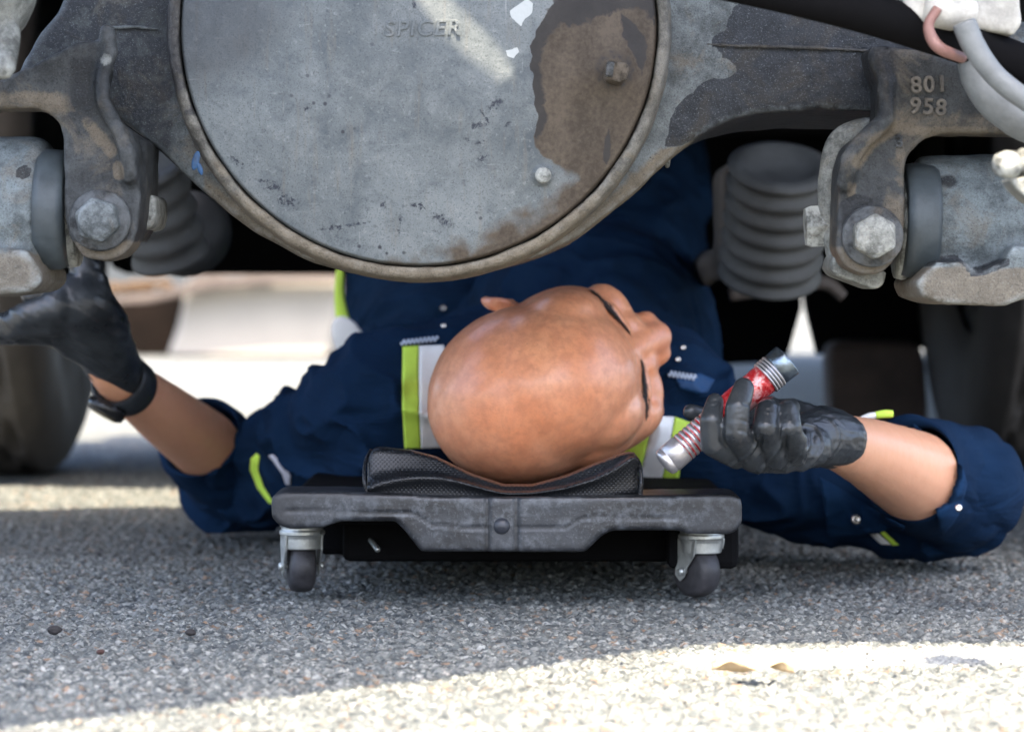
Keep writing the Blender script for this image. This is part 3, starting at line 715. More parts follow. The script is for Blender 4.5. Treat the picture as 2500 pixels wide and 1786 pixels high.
lathe(bm, [(90*u2, -.012), (140*u2, -.011), (147*u2, -.006), (149*u2, .004), (146*u2, .010), (90*u2, .011)], axisM(P(132, 512, 2.205), (-1, 0, .02)), 64); put('rubber_ring', bm_mesh(bm), M_RING, tr)
bm = bm_new(); lathe(bm, [(60*u2, -.006), (132*u2, -.006), (137*u2, 0), (133*u2, .006), (60*u2, .006)], axisM(P(176, 520, 2.225), (-1, 0, .02)), 48); put('washer', bm_mesh(bm), M_GREY, tr)
# --- right bracket
bm = bm_new()
prism(bm, [(2115, 117), (2129, 178), (2143, 211), (2140, 300), (2110, 330), (2068, 352), (2049, 402), (2042, 500), (2040, 604), (2059, 650), (2105, 672), (2152, 667), (2180, 641), (2200, 590), (2208, 538), (2208, 407), (2218, 374), (2255, 338), (2302, 325), (2500, 330), (2700, 330), (2700, 200), (2395, 180), (2330, 150), (2250, 125), (2161, 112)], 2.17, 2.165, 2.22)
chain(bm, [pc(2140, 140, 2.17, 26), pc(2160, 195, 2.165, 22), pc(2163, 290, 2.16, 22), pc(2110, 340, 2.155, 24), pc(2076, 385, 2.155, 26), pc(2062, 450, 2.162, 22)])
me = rough_up(remesh(bm, .0026, 9, .55), .0009, 70, 2)
masks(me, 2.17, lambda x, y: np.maximum(.75*soft(300-y, 60)*soft(2200-x, 40), .7*soft(sdpoly(x, y, [(2085, 470), (2135, 480), (2135, 560), (2110, 520), (2080, 560), (2040, 560), (2045, 490)]), 10)),
      lambda x, y: np.maximum.reduce([soft(y-600, 14)*.8, .6*soft(16-np.abs(x-2076), 6)*soft(y-440, 10)*soft(490-y, 10), .72*soft(20-pdist(x, y, [(2090, 400), (2130, 350), (2190, 310), (2260, 325), (2400, 325)], False), 14), .6*soft(x-2140, 20)*soft(y-440, 50), .5*soft(x-2160, 40)*soft(y-250, 40)]))
brk2 = put('suspension_bracket', me, M_BRK, truck, label='cast bracket with raised digits at right')
bolt(brk2, (2131, 577), 2.158, 57, math.pi/6, M_GREY)
me = text_mesh('801', .0165, .0008, .0005, P(2268, 208, 2.1632), Matrix.Rotation(math.radians(-3), 4, 'Y')); put('raised_number', me, M_RNUM, brk2)
me = text_mesh('958', .0165, .0008, .0005, P(2266, 262, 2.164), Matrix.Rotation(math.radians(4), 4, 'Y')); put('raised_number', me, M_RNUM, brk2)
me = text_mesh('3', .012, .0008, .0004, P(2196, 347, 2.164)); put('raised_number', me, M_BRK, brk2)
bm = bm_new(); tube(bm, [pc(2180, 300, 2.24, 22), pc(2100, 318, 2.24, 30), pc(2050, 350, 2.24, 34), pc(2030, 420, 2.24, 32), pc(2024, 500, 2.24, 28), pc(2040, 620, 2.24, 26)], 20)
prism(bm, [(2030, 618), (2021, 655), (2032, 672), (2128, 708), (2155, 697), (2160, 660), (2060, 640)], 2.22, 2.205, 2.27)
put('clevis_arm', remesh(bm, .003, 6), M_GREY, brk2)
bm = bm_new(); lathe(bm, [(0, -.012), (.016, -.012), (.018, -.008), (.018, .010), (0, .010)], axisM(P(2004, 552, 2.25), (1, 0, .05)), 6); put('nut', bm_mesh(bm, False), M_GREY, brk2)
# --- right torque rod end
def exR(bm):
    prism(bm, [(2213, 690), (2227, 725), (2279, 742), (2428, 746), (2460, 730), (2540, 718), (2800, 700), (2800, 600), (2440, 600), (2420, 640), (2360, 665), (2330, 640), (2260, 640)], 2.2, 2.145, 2.28)
me = rough_up(bushing(2226, 2700, 378, 700, 2.22, extra=exR), .0012, 50, 4)
masks(me, 2.16, lambda x, y: np.maximum(.62*np.exp(-(((x-2320)/60)**2+((y-440)/32)**2)), .85*soft(11-pdist(x, y, [(2270, 640), (2340, 630), (2370, 665), (2400, 660), (2450, 640)], False), 5)), lambda x, y: soft(y-650, 12)*.85)
tr2 = put('torque_rod', me, M_BUSH, truck)
bm = bm_new()
lathe(bm, [(90*u2, -.012), (136*u2, -.012), (141*u2, -.006), (141*u2, .008), (136*u2, .012), (90*u2, .012)], axisM(P(2243, 538, 2.205), (1, 0, -.02)), 64); put('rubber_ring', bm_mesh(bm), M_RING, tr2)
bm = bm_new(); lathe(bm, [(60*u2, -.005), (134*u2, -.005), (138*u2, 0), (134*u2, .005), (60*u2, .005)], axisM(P(2206, 548, 2.225), (1, 0, -.04)), 48); put('washer', bm_mesh(bm), M_GREY, tr2)
# --- bellows behind
def bellows(c, D, r, L, n, tilt, nm='bellows'):
    bm = bm_new(); prof = [(0, -L/2), (r*.8, -L/2)]
    for i in range(n*6+1):
        h = -L/2+L*i/(n*6); prof.append((r*(.95+.055*math.cos(2*math.pi*i/6)), h))
    prof += [(r*.72, L/2+.004), (r*.6, L/2-.004), (0, L/2-.006)]
    lathe(bm, prof, axisM(P(c[0], c[1], D), tilt), 48); return bm_mesh(bm)
bb = put('bellows', bellows((1892, 538), 2.95, 128/S(2.95), .125, 6, (.05, -.62, 1)), M_BELL, truck)
bm = bm_new(); prism(bm, [(1745, 420), (1800, 385), (1815, 700), (1770, 690), (1750, 640)], 3.05, 3.0, 3.1); prism(bm, [(1700, 640), (1735, 600), (1745, 700), (1715, 700)], 3.1, 3.1, 3.2)
put('mounting_flange', remesh(bm, .006, 5), m_plain('dusty_steel', (.085, .075, .065), .7), bb)
bb = put('bellows', bellows((385, 520), 2.95, 100/S(2.95), .10, 4, (-.25, -.55, 1)), M_BELL, truck)
bm = bm_new(); lathe(bm, [(0, -.03), (.04, -.03), (.05, 0), (.04, .03), (0, .03)], axisM(P(455, 570, 3.2), (0, -1, .3)), 24); put('mounting_flange', bm_mesh(bm), M_RUB, bb)
# crossbar beneath the right bellows
bm = bm_new(); tube(bm, [pc(1780, 720, 3.3, 16), pc(1900, 700, 3.3, 20), pc(2010, 690, 3.3, 18), pc(2060, 725, 3.3, 14)]); put('brake_line', bm_mesh(bm), m_plain('brown_hose', (.09, .075, .065), .6), truck)
# --- dark bar standing in for a shadow crossing top right, hoses and fittings near the sunny edge
bm = bm_new(); tube(bm, [pc(1540, -90, 2.03, 52), pc(1800, -44, 2.03, 52), pc(2050, 14, 2.03, 52), pc(2250, 72, 2.06, 52), pc(2420, 130, 2.1, 52), pc(2640, 220, 2.1, 52)], 24); put('shade_bar', bm_mesh(bm), M_BLACK, truck)
DH = 2.03
bm = bm_new(); tube(bm, [pc(2352, 52, DH, 30), pc(2380, 118, DH, 29), pc(2425, 180, DH, 28), pc(2480, 228, DH, 27), pc(2560, 275, DH, 27), pc(2660, 300, DH, 27)], 24)
me = rough_up(evald(bm_mesh(bm), [('SUBSURF', dict(levels=2))]), .0006, 60); put('air_hose', me, M_HOSE, truck)
bm = bm_new(); tube(bm, [pc(2362, 90, DH+.06, 30), pc(2385, 185, DH+.06, 42), pc(2440, 250, DH+.06, 50), pc(2520, 300, DH+.06, 54), pc(2640, 330, DH+.06, 54)], 24)
put('air_hose', rough_up(evald(bm_mesh(bm), [('SUBSURF', dict(levels=2))]), .0015, 40), M_HOSE, truck, label='thicker grey hose sleeve behind the thin hose')
bm = bm_new(); tube(bm, [pc(2290, 20, DH, 12), pc(2268, 58, DH, 13), pc(2274, 92, DH, 15), pc(2298, 120, DH, 15), pc(2350, 142, DH+.02, 13)], 18); put('pink_hose', bm_mesh(bm), M_PINK, truck)
bm = bm_new(); prism(bm, [(2199, -40), (2270, -40), (2262, 56), (2248, 54), (2206, 36), (2199, 20)], 2.05, 2.04, 2.09); put('fitting_block', remesh(bm, .0022, 4), M_PALEM, truck)
bm = bm_new(); lathe(bm, [(0, -.02), (.0105, -.02), (.0125, -.016), (.0125, .004), (.011, .008), (.0115, .012), (.0115, .018), (0, .02)], axisM(P(2314, 30, 2.05), (.95, .2, -.15)), 32); put('hose_fitting', bm_mesh(bm), M_PALEM, truck)
bm = bm_new(); tube(bm, [pc(1985, -22, 2.07, 14), pc(2060, -12, 2.07, 15), pc(2130, 0, 2.07, 16), pc(2205, 14, 2.07, 18)], 18); put('pipe', bm_mesh(bm), M_PALEM, truck)
for i, (x, y) in enumerate(((2080, -4), (2112, 2), (2144, 8), (2176, 16))):
    bm = bm_new(); lathe(bm, [(.003, -.002), (.0056, -.002), (.0056, .002), (.003, .002)], axisM(P(x, y, 2.07), (1, 0, -.15)), 24); put('pipe_ring', bm_mesh(bm), M_GREY, truck)
bm = bm_new(); prism(bm, [(2362, -60), (2480, -60), (2492, 60), (2470, 90), (2400, 76), (2366, 74), (2360, 30)], 2.09, 2.08, 2.13); put('mounting_plate', rough_up(remesh(bm, .003, 6), .001, 60), M_PALEM, truck)
bm = bm_new(); lathe(bm, [(0, .012), (.0072, .010), (.009, .004), (.0088, -.002), (.005, -.003), (.005, -.008), (.011, -.010), (.012, -.04), (0, -.04)], axisM(P(2468, 402, 1.9), (-1, -.55, 0)), 32); put('lever_knob', bm_mesh(bm), M_GREY, truck)
bm = bm_new(); prism(bm, [(2452, 440), (2500, 430), (2600, 440), (2600, 540), (2500, 492), (2470, 465)], 1.92, 1.90, 1.94); put('lever_plate', remesh(bm, .002, 4), M_GREY, truck)
# upper left drum and lobe
bm = bm_new(); ell(bm, P(-60, -40, 2.09), (.045, .05, .044), sub=4); ell(bm, P(-40, 10, 2.09), (.034, .04, .03), sub=4)
chain(bm, [pc(20, 80, 2.07, 32), pc(12, 140, 2.06, 32), pc(8, 168, 2.05, 30)])
me = rough_up(remesh(bm, .003, 5), .0012, 50); masks(me, 2., None, lambda x, y: .2+0*x, lambda x, y: .25+0*x); put('brake_chamber', me, M_GREY, truck)

# ------------------------------------------------------------------ pale block in the sunlight behind
blk = thing('concrete_block', P(640, 876, 9.2)*1.0, 'pale weathered concrete block in bright sun behind the left arm, metal bracket on top', 'block')
blk.location.z = 0
gD = CH*F/(872-HY)
M_CONC = m_plain('pale_concrete', (.36, .335, .295), .85, 0, .08, 3, .3)
M_SHADE_BROWN = m_plain('brown_shade', (.007, .005, .004), .9, 0, .4, 5, .3, spec=.05)  # near-black brown puts the shade into the colour
bm = bm_new(); prism(bm, [(452, 684), (832, 668), (815, 800), (802, 868), (408, 868), (432, 800), (446, 740)], gD, gD, gD+.7)
put('block_body', evald(bm_mesh(bm, False), [('BEVEL', dict(width=.02, segments=2))]), M_CONC, blk)
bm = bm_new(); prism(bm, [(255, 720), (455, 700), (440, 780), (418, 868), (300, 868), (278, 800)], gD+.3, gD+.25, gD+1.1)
put('shaded_side', bm_mesh(bm, False), M_SHADE_BROWN, blk)  # shaded left part of the block, shade carried by its colour
bm = bm_new(); prism(bm, [(420, 866), (806, 866), (804, 880), (430, 878)], gD-.04, gD-.06, gD+.3); put('shadow_strip', bm_mesh(bm, False), M_SHADE_BROWN, blk)  # dark strip standing in for the shadow line under the block
bm = bm_new(); prism(bm, [(255, 728), (300, 722), (400, 712), (460, 690), (480, 672), (512, 668), (520, 640), (538, 640), (545, 672), (595, 672), (606, 620), (640, 600), (660, 604), (664, 668), (835, 668), (834, 690), (660, 694), (520, 706), (440, 722), (360, 738), (258, 742)], gD-.1, gD-.12, gD-.02)
put('metal_bracket', evald(bm_mesh(bm, False), [('BEVEL', dict(width=.012, segments=2))]), m_plain('rusty_grey', (.085, .068, .058), .7, 0, .2, 6, .3), blk)
bm = bm_new()
for i in range(60):
    x = 265+random.random()*150; z = 700-random.random()*14
    ell(bm, P(x, z+22*(1-(x-265)/150)*.5, gD+.4), (.03*random.uniform(.5, 1), .03, .012), Matrix.Rotation(random.uniform(-.6, .6), 3, 'Y'), 1)
put('leaf_litter', bm_mesh(bm), m_plain('brown_leaf', (.09, .05, .02), .8), blk)['kind'] = 'stuff'

# ------------------------------------------------------------------ creeper
crp = thing('mechanic_creeper', (P(1240, 1300, 2.45).x, 2.6, 0), 'scuffed black plastic mechanic creeper with four small casters under the man', 'creeper')
bm = bm_new()
prism(bm, [(668, 1206), (690, 1199), (900, 1201), (1100, 1210), (1225, 1212), (1400, 1211), (1600, 1207), (1790, 1205), (1807, 1212), (1811, 1230), (1811, 1275), (1800, 1293), (1780, 1303), (1680, 1303), (1660, 1294), (1494, 1293), (1470, 1305), (1428, 1346), (1028, 1345), (990, 1296), (966, 1271), (830, 1272), (785, 1288), (708, 1290), (683, 1282), (664, 1262), (662, 1222)], 2.40, 2.395, 2.47)
me = rough_up(remesh(bm, .002, 9, .55), .0004, 80)
a = co(me); px, py = pxof(a, 2.40); fr = a[:, 1] < 2.42
line = [(700, 1245), (900, 1250), (1010, 1252), (1060, 1282), (1190, 1288)]; line2 = [(1262, 1288), (1380, 1288), (1410, 1268), (1440, 1260), (1650, 1262)]
g1 = np.minimum(pdist(px, py, line, False), pdist(px, py, line2, False))
a[:, 1] += np.where(fr, .0012*np.exp(-(g1/2.2)**2), 0)
gv = np.minimum(np.abs(px-1190), np.abs(px-1261)); a[:, 1] += np.where(fr, .004*np.exp(-(gv/4.5)**2), 0)
setco(me, a)
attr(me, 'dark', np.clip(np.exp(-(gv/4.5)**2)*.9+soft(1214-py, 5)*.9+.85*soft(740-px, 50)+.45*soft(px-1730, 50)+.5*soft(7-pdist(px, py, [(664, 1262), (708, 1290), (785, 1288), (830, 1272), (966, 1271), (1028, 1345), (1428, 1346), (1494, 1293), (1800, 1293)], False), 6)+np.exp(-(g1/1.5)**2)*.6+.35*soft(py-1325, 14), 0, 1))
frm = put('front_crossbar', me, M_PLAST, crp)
bm = bm_new(); lathe(bm, [(0, .0052), (.0035, .0047), (.0062, .003), (.0076, .0006), (.0078, -.004)], axisM(P(1225, 1283, 2.397), (0, -1, 0)), 32); put('dome_button', bm_mesh(bm), m_plain('grey_plastic', (.030, .033, .040), .35), frm)
# body tray behind
bm = bm_new()
x0 = P(672, 0, 2.5).x; x1 = P(1812, 0, 2.5).x; cx = (x0+x1)/2
box(bm, (cx, 2.90, .071), (x1-x0-.012, .88, .018)); box(bm, (x1-.035, 2.87, .048), (.06, .80, .048)); box(bm, (x0+.06, 2.95, .048), (.06, .70, .048)); box(bm, (cx, 2.55, .045), ((x1-x0)*.72, .05, .04)); box(bm, (cx, 3.2, .05), ((x1-x0), .08, .05))
me = evald(bm_mesh(bm, False), [('BEVEL', dict(width=.006, segments=2))]); attr(me, 'dark', np.ones(len(me.vertices)))
put('tray', me, m_plain('black_tray_plastic', (.006, .006, .0065), .9, spec=.05), crp)
bm = bm_new(); capsule(bm, P(905, 1318, 2.52), P(922, 1340, 2.50), .0022, .0026); put('screw', bm_mesh(bm), M_ZINC, crp)
# casters
def caster(px_, D, yaw, lean=0):
    top = P(px_, 1300, D); o = bpy.data.objects.new('caster', None)
    x = (px_-1250)/F*D; R = .0225; wd = .023
    T = Matrix.Translation((x, D, 0)) @ Matrix.Rotation(yaw, 4, 'Z')
    bm = bm_new(); lathe(bm, [(0, .058), (.019, .058), (.0195, .066), (.021, .075), (0, .075)], T, 32)
    boss = put('caster', bm_mesh(bm), M_PLAST, crp); me = boss.data; attr(me, 'dark', np.ones(len(me.vertices))*.6)
    off = Matrix.Translation((0, .006, 0))
    bm = bm_new(); lathe(bm, [(0, -wd*.5), (R*.35, -wd*.5), (R*.75, -wd*.47), (R*.94, -wd*.36), (R, -wd*.15), (R, wd*.15), (R*.94, wd*.36), (R*.75, wd*.47), (R*.35, wd*.5), (0, wd*.5)], T @ off @ Matrix.Translation((0, 0, R)) @ Matrix.Rotation(math.pi/2, 4, 'Y'), 48)
    put('wheel', bm_mesh(bm), m_plain('caster_rubber', (.034, .033, .036), .5, 0, .5, 60, .3), boss)
    bm = bm_new()
    lathe(bm, [(.0160, .038), (.0172, .0385), (.0178, .047), (.0185, .0495), (.0195, .0505), (.0195, .0535), (.018, .0545), (.018, .0565), (.0195, .0575), (0, .0575)], T, 36)
    for s in (-1, 1):                         # fork legs
        pr = [(-.015, .050), (.016, .050), (.017, .040), (.012, .026), (.0125, .019), (.006, .014), (.0005, .018), (-.003, .026), (-.013, .037)]
        vs1 = [bm.verts.new(T @ Vector((s*.0145, y+.003, z))) for y, z in pr]; vs2 = [bm.verts.new(T @ Vector((s*.0162, y+.003, z))) for y, z in pr]
        bm.faces.new(vs1); bm.faces.new(list(reversed(vs2)))
        for i in range(len(pr)): bm.faces.new((vs1[i], vs2[i], vs2[(i+1) % len(pr)], vs1[(i+1) % len(pr)]))
    put('fork', evald(bm_mesh(bm, False), [('BEVEL', dict(width=.0005, segments=2))]), M_ZINC, boss)
    bm = bm_new(); lathe(bm, [(0, -.0195), (.0025, -.0195), (.0035, -.0185), (.0035, -.0165), (.002, -.016), (.002, .016), (.0035, .0165), (.0035, .0185), (0, .0195)], T @ off @ Matrix.Translation((0, 0, R)) @ Matrix.Rotation(math.pi/2, 4, 'Y'), 16)
    put('axle_bolt', bm_mesh(bm), M_ZINC, boss)
caster(738, 2.51, .22); caster(1712, 2.47, .62); caster(760, 3.2, .5); caster(1700, 3.2, .2)
# head cushion
def pad():
    Lp = np.array([(893, 1198), (905, 1193), (925, 1184), (975, 1172), (1031, 1166), (1080, 1168), (1123, 1176), (1180, 1192), (1216, 1201), (1240, 1204), (1300, 1203), (1380, 1191), (1450, 1170), (1500, 1146), (1540, 1118), (1555, 1112), (1562, 1125)], float)
    Tp = np.array([(893, 1112), (905, 1098), (925, 1094), (1000, 1102), (1062, 1118), (1150, 1160), (1230, 1186), (1300, 1186), (1380, 1165), (1460, 1132), (1520, 1110), (1540, 1106), (1555, 1108), (1562, 1125)], float)
    xs = np.linspace(893, 1562, 140); V = []; n = 0
    Dl = 2.408; Dt = 2.421
    for x in xs:
        yl = np.interp(x, Lp[:, 0], Lp[:, 1]); yt = np.interp(x, Tp[:, 0], Tp[:, 1])
        e = min(1, (min(x-893, 1562-x)/22)); e = math.sqrt(max(0, 1-(1-e)**2))
        zl = P(x, yl, Dl).z; zt = P(x, yt, Dt).z; X_ = (x-1250)/F*Dl
        z0 = .084; ring = []
        def q(y, z): ring.append((X_, y, z0+(z-z0)*(1 if z < z0 else (.82+.18*e))))
        ins = (1-e)*.008
        q(Dl-.001+ins, z0-.002); q(Dl+.002+ins, z0+(zl-z0)*.35); q(Dl-.000+ins, z0+(zl-z0)*.75); q(Dl-.005+ins, zl-.0005); q(Dl-.003, zl+.0008+(zt-zl)*.12)
        for t in (.3, .5, .7, .88): q(Dl+.004+(Dt-Dl-.004)*t, zl+(zt-zl)*(t-.05*math.sin(math.pi*t)*3*.4))
        q(Dt, zt); q(Dt+.012, zt+.0015); q(Dt+.05, zt-.002); q(Dt+.12, zt-.008); q(Dt+.17, zt-.016); q(Dt+.20, z0+.004); q(Dt+.20, z0-.002)
        V.append(ring)
    m = len(V[0]); vs = [v for r in V for v in r]; fs = []
    for i in range(len(xs)-1):
        for j in range(m): fs.append((i*m+j, i*m+(j+1) % m, (i+1)*m+(j+1) % m, (i+1)*m+j))
    fs.append(tuple(range(m))[::-1]); fs.append(tuple((len(xs)-1)*m+j for j in range(m)))
    me = mesh_from(vs, fs); bm = bmesh.new(); bm.from_mesh(me); bmesh.ops.recalc_face_normals(bm, faces=bm.faces); bm.to_mesh(me); bm.free()
    return evald(me, [('SUBSURF', dict(levels=2))])
me = pad(); me.shade_smooth(); cush = put('head_cushion', me, M_PAD, crp)
def ptube(pts, r, nm, mat, par, seg=8):
    bm = bm_new(); tube(bm, [(p, r) for p in pts], seg); return put(nm, bm_mesh(bm), mat, par)
ptube([P(896, 1205, 2.405), P(889, 1170, 2.405), P(892, 1125, 2.42), P(905, 1098, 2.44)], .0014, 'piping', M_PAD, cush)
ptube([P(1563, 1212, 2.405), P(1566, 1170, 2.405), P(1560, 1130, 2.415), P(1545, 1108, 2.44)], .0018, 'piping', M_PAD, cush)

# ------------------------------------------------------------------ person
man = thing('person', (P(1290, 1200, 2.9).x, 2.9, 0), 'bald man in navy hi-vis coverall and black gloves lying on his back under the truck', 'person')
t = math.radians(14); an = math.radians(23)
f0 = Vector((math.cos(an), 0, math.sin(an))); cc = Vector((0, -1, 0))
hf = f0*math.cos(t)+cc*math.sin(t); hu = cc*math.cos(t)-f0*math.sin(t); hr = hf.cross(hu)
HM = Matrix((hr, hf, hu)).transposed()         # columns: right, forward, up
HO = P(1304, 953, 2.60)
def hp(x, y, z): return HO+HM @ Vector((x, y, z))
bm = bm_new()
def he(c, s, R=None): ell(bm, hp(*c), s, HM @ R if R else HM, 4)
he((0, -.010, .0), (.0790, .0880, .088)); he((0, .012, .004), (.0735, .085, .084)); he((0, .036, -.012), (.066, .060, .066))
he((0, .040, -.065), (.060, .048, .060)); he((0, .062, -.068), (.054, .040, .034)); he((.058, .040, -.055), (.026, .050, .045)); he((.060, .024, -.030), (.026, .046, .060)); he((-.052, .034, -.032), (.024, .046, .036)); he((.052, .034, -.032), (.024, .046, .036)); he((0, .052, -.105), (.042, .040, .030)); he((0, .066, -.118), (.020, .020, .016))
for s in (-1, 1):
    he((s*.046, .015, -.092), (.018, .036, .030)); he((s*.028, .080, -.030), (.030, .015, .011), Matrix.Rotation(-s*.12, 3, 'Z'))
    he((s*.034, .073, -.062), (.032, .024, .024)); he((s*.017, .087, -.056), (.016, .015, .020)); he((s*.043, .044, -.006), (.033, .042, .05)); he((s*.052, .020, -.075), (.026, .050, .050)); he((s*.030, .080, -.048), (.0145, .0125, .011)); he((s*.015, .100, -.080), (.0115, .012, .0105))
    he((s*.060, .045, -.040), (.014, .026, .020))
    # ear: shell and helix
    E = Matrix.Rotation(s*.45, 3, 'Z'); he((s*.082, -.012, -.052), (.006, .014, .026), E)
    hel = [(s*.080, .000, -.042), (s*.085, -.004, -.032), (s*.089, -.012, -.030), (s*.0915, -.020, -.038), (s*.091, -.022, -.054), (s*.086, -.018, -.070), (s*.080, -.006, -.078)]
    chain(bm, [(hp(*h), .0042) for h in hel])
he((0, .086, -.032), (.014, .010, .012))
chain(bm, [(hp(0, .085, -.034), .014), (hp(0, .093, -.056), .0155), (hp(0, .1055, -.076), .0145), (hp(0, .102, -.082), .0125)])
he((0, .093, -.102), (.021, .008, .005)); he((0, .091, -.112), (.018, .008, .005))
neck0 = hp(0, -.012, -.09); nb = P(1300, 985, 2.83)
chain(bm, [(neck0, .064), (nb, .062)])
# forearms with wrists, upper arms inside the sleeves, trunk inside the coverall (one continuous body)
LE = pc(580, 1170, 3.07, 74); LW = pc(292, 926, 2.80, 60)
RE = pc(2310, 1200, 2.72, 88); RW = pc(2030, 1072, 2.43, 66)
chain(bm, [(nb, .06), pc(960, 990, 2.86, 120), pc(760, 1100, 2.99, 80), LE, pc(500, 1085, 3.00, 86), pc(400, 1010, 2.90, 76), LW, pc(268, 900, 2.78, 56), pc(240, 850, 2.76, 56)])
chain(bm, [(nb, .06), pc(1620, 1010, 2.84, 120), pc(1900, 1180, 2.83, 75), pc(2100, 1230, 2.82, 72), RE, pc(2230, 1160, 2.62, 112), pc(2120, 1105, 2.51, 86), RW, pc(1970, 1045, 2.415, 45)])
ell(bm, P(1270, 970, 3.0), (.13, .22, .07))
me = remesh(bm, .0024, 16, .6)
a = co(me); n_ = nrm(me)
L = (np.array(HM.transposed()) @ (a-np.array(HO)).T).T      # head-local coordinates
x, y, z = L.T
isH = np.exp(-np.clip((np.linalg.norm(L, axis=1)-.13)/.02, 0, 9))
# brow line, forehead and temple creases
def crease(pts, w_, amp):
    d = np.full(len(a), 9.)
    for p, q in zip(pts, pts[1:]):
        p = np.array(p); q = np.array(q); dd = q-p; tt = np.clip(((L-p)@dd)/(dd@dd), 0, 1); d = np.minimum(d, np.linalg.norm(L-p-tt[:, None]*dd, axis=1))
    return amp*np.exp(-(d/w_)**2)
off = 0*x
for s in (-1, 1): off -= crease([(s*.052, .070, -.018), (s*.03, .088, -.010), (s*.006, .093, -.012)], .004, .0014)
off -= crease([(-.055, .068, .000), (-.02, .090, .004), (.02, .090, .004), (.055, .068, 0)], .003, .0009)
off -= crease([(.074, .030, .0), (.070, .05, -.012), (.062, .066, -.022)], .0028, .0022)
off -= crease([(.078, .018, -.006), (.076, .038, -.022), (.066, .058, -.034)], .0028, .0022)
off -= crease([(.080, .012, .012), (.079, .000, .006), (.080, -.01, -.01)], .0028, .0018)
off -= crease([(.004, .094, -.022), (.006, .090, -.01)], .002, .0009)
off -= crease([(-.004, .094, -.022), (-.006, .090, -.012)], .002, .0007)
off += (fbm(L*22, 3, 12)-.5)*.0022*isH+(fbm(L*70, 3, 13)-.5)*.0006
setco(me, a+n_*off[:, None])
brow = 0*x
for s in (-1, 1):
    d = crease([(s*.055, .073, -.030), (s*.042, .084, -.023), (s*.026, .090, -.022), (s*.012, .095, -.029)], .0042, 1.)
    brow = np.maximum(brow, d)
attr(me, 'brow', brow*.9); attr(me, 'scalp', soft(-(y+.035), .03)*isH*.7+.5*soft(-(y-.0), .03)*soft(np.abs(x)-.05, .02)*isH)
attr(me, 'rosy', isH*np.maximum(np.exp(-((np.linalg.norm(L-np.array([0, .115, -.080]), axis=1))/.02)**2), soft(np.abs(x)-.085, .004)))
attr(me, 'arm', 1-isH)
body = put('body', me, M_SKIN, man)
bvh_b = BVHTree.FromPolygons([Vector(v) for v in co(me)+np.array(wloc(man))], [tuple(p.vertices) for p in me.polygons])
def brow_hair(s):
    bm = bm_new(); q = cat([(s*.055, .073, -.030), (s*.042, .084, -.023), (s*.026, .090, -.022), (s*.011, .095, -.029)], 12)
    for i in range(480):
        k = random.random(); j = min(len(q)-2, int(k*(len(q)-1))); p = Vector(q[j]).lerp(Vector(q[j+1]), k*(len(q)-1)-j)
        d = (Vector(q[j])-Vector(q[j+1])).normalized()
        wd_ = .0042*(.55+.45*math.sin(math.pi*min(1, k*1.1+.1)))
        p = p+Vector((0, 0, random.gauss(0, wd_*.55))); wp = hp(*p); h = bvh_b.find_nearest(wp)
        if h[0] is None: continue
        nn = h[1]; base = h[0]-nn*.0004; dw = (HM @ (d+Vector((0, .15, random.uniform(-.2, .55))))).normalized(); l = random.uniform(.005, .009)
        tip = base+dw*l+nn*random.uniform(.0006, .0016); mid = base+dw*l*.5+nn*.0014; sd_ = dw.cross(nn).normalized()*.00026
        v = [bm.verts.new(c) for c in (base-sd_, base+sd_, mid+sd_, mid-sd_, tip, base+nn*.0003, mid+nn*.0003)]
        bm.faces.new((v[0], v[1], v[2], v[3])); bm.faces.new((v[3], v[2], v[4]))
    return bm_mesh(bm, False, False)
put('eyebrow', brow_hair(-1), M_HAIR, body); put('eyebrow', brow_hair(1), M_HAIR, body)

# --- coverall
bm = bm_new()
def WE(c, D, s, R=None): ell(bm, P(c[0], c[1], D), s, R, 4)
chain(bm, [pc(985, 985, 2.85, 190), pc(1270, 960, 2.90, 200), pc(1590, 985, 2.85, 185)])
WE((1290, 980), 3.05, (.180, .26, .095)); WE((1440, 860), 3.22, (.135, .24, .15)); WE((1380, 900), 3.45, (.15, .16, .12))
chain(bm, [pc(960, 1000, 2.85, 175), pc(850, 1050, 2.92, 158), pc(740, 1120, 3.0, 142), pc(610, 1185, 3.07, 112), pc(560, 1190, 3.08, 104)])
chain(bm, [pc(600, 1190, 3.07, 108), pc(540, 1155, 3.06, 100), pc(522, 1130, 3.05, 92)])
chain(bm, [pc(1610, 1000, 2.85, 165), pc(1780, 1120, 2.83, 150), pc(1960, 1200, 2.82, 128), pc(2150, 1240, 2.80, 120), pc(2330, 1225, 2.76, 140)])
chain(bm, [pc(2330, 1225, 2.76, 140), pc(2300, 1195, 2.73, 128), pc(2270, 1170, 2.69, 112)])
# bent right leg, flatter left leg
chain(bm, [(Vector((.10, 3.5, .17)), .10), (Vector((.17, 3.85, .36)), .085), (Vector((.19, 4.1, .50)), .07)])
chain(bm, [(Vector((.19, 4.1, .50)), .07), (Vector((.20, 4.35, .28)), .06), (Vector((.20, 4.5, .10)), .055)])
chain(bm, [(Vector((-.08, 3.5, .17)), .10), (Vector((-.13, 3.9, .26)), .085), (Vector((-.16, 4.2, .22)), .07), (Vector((-.15, 4.6, .10)), .055)])
me = remesh(bm, .005, 10, .6)
me = evald(me, [('SUBSURF', dict(levels=1))])
a = co(me); n_ = nrm(me); px, py = 1250+a[:, 0]*F/a[:, 1], HY-(a[:, 2]-CH)*F/a[:, 1]
q = a*np.array([9, 9, 16]); wv = np.stack([fbm(a*7, 3, 50), fbm(a*7, 3, 51), fbm(a*7, 3, 52)], 1)*4
rid = 1-np.abs(2*fbm(q*.8+wv*.7, 2, 55)-1)
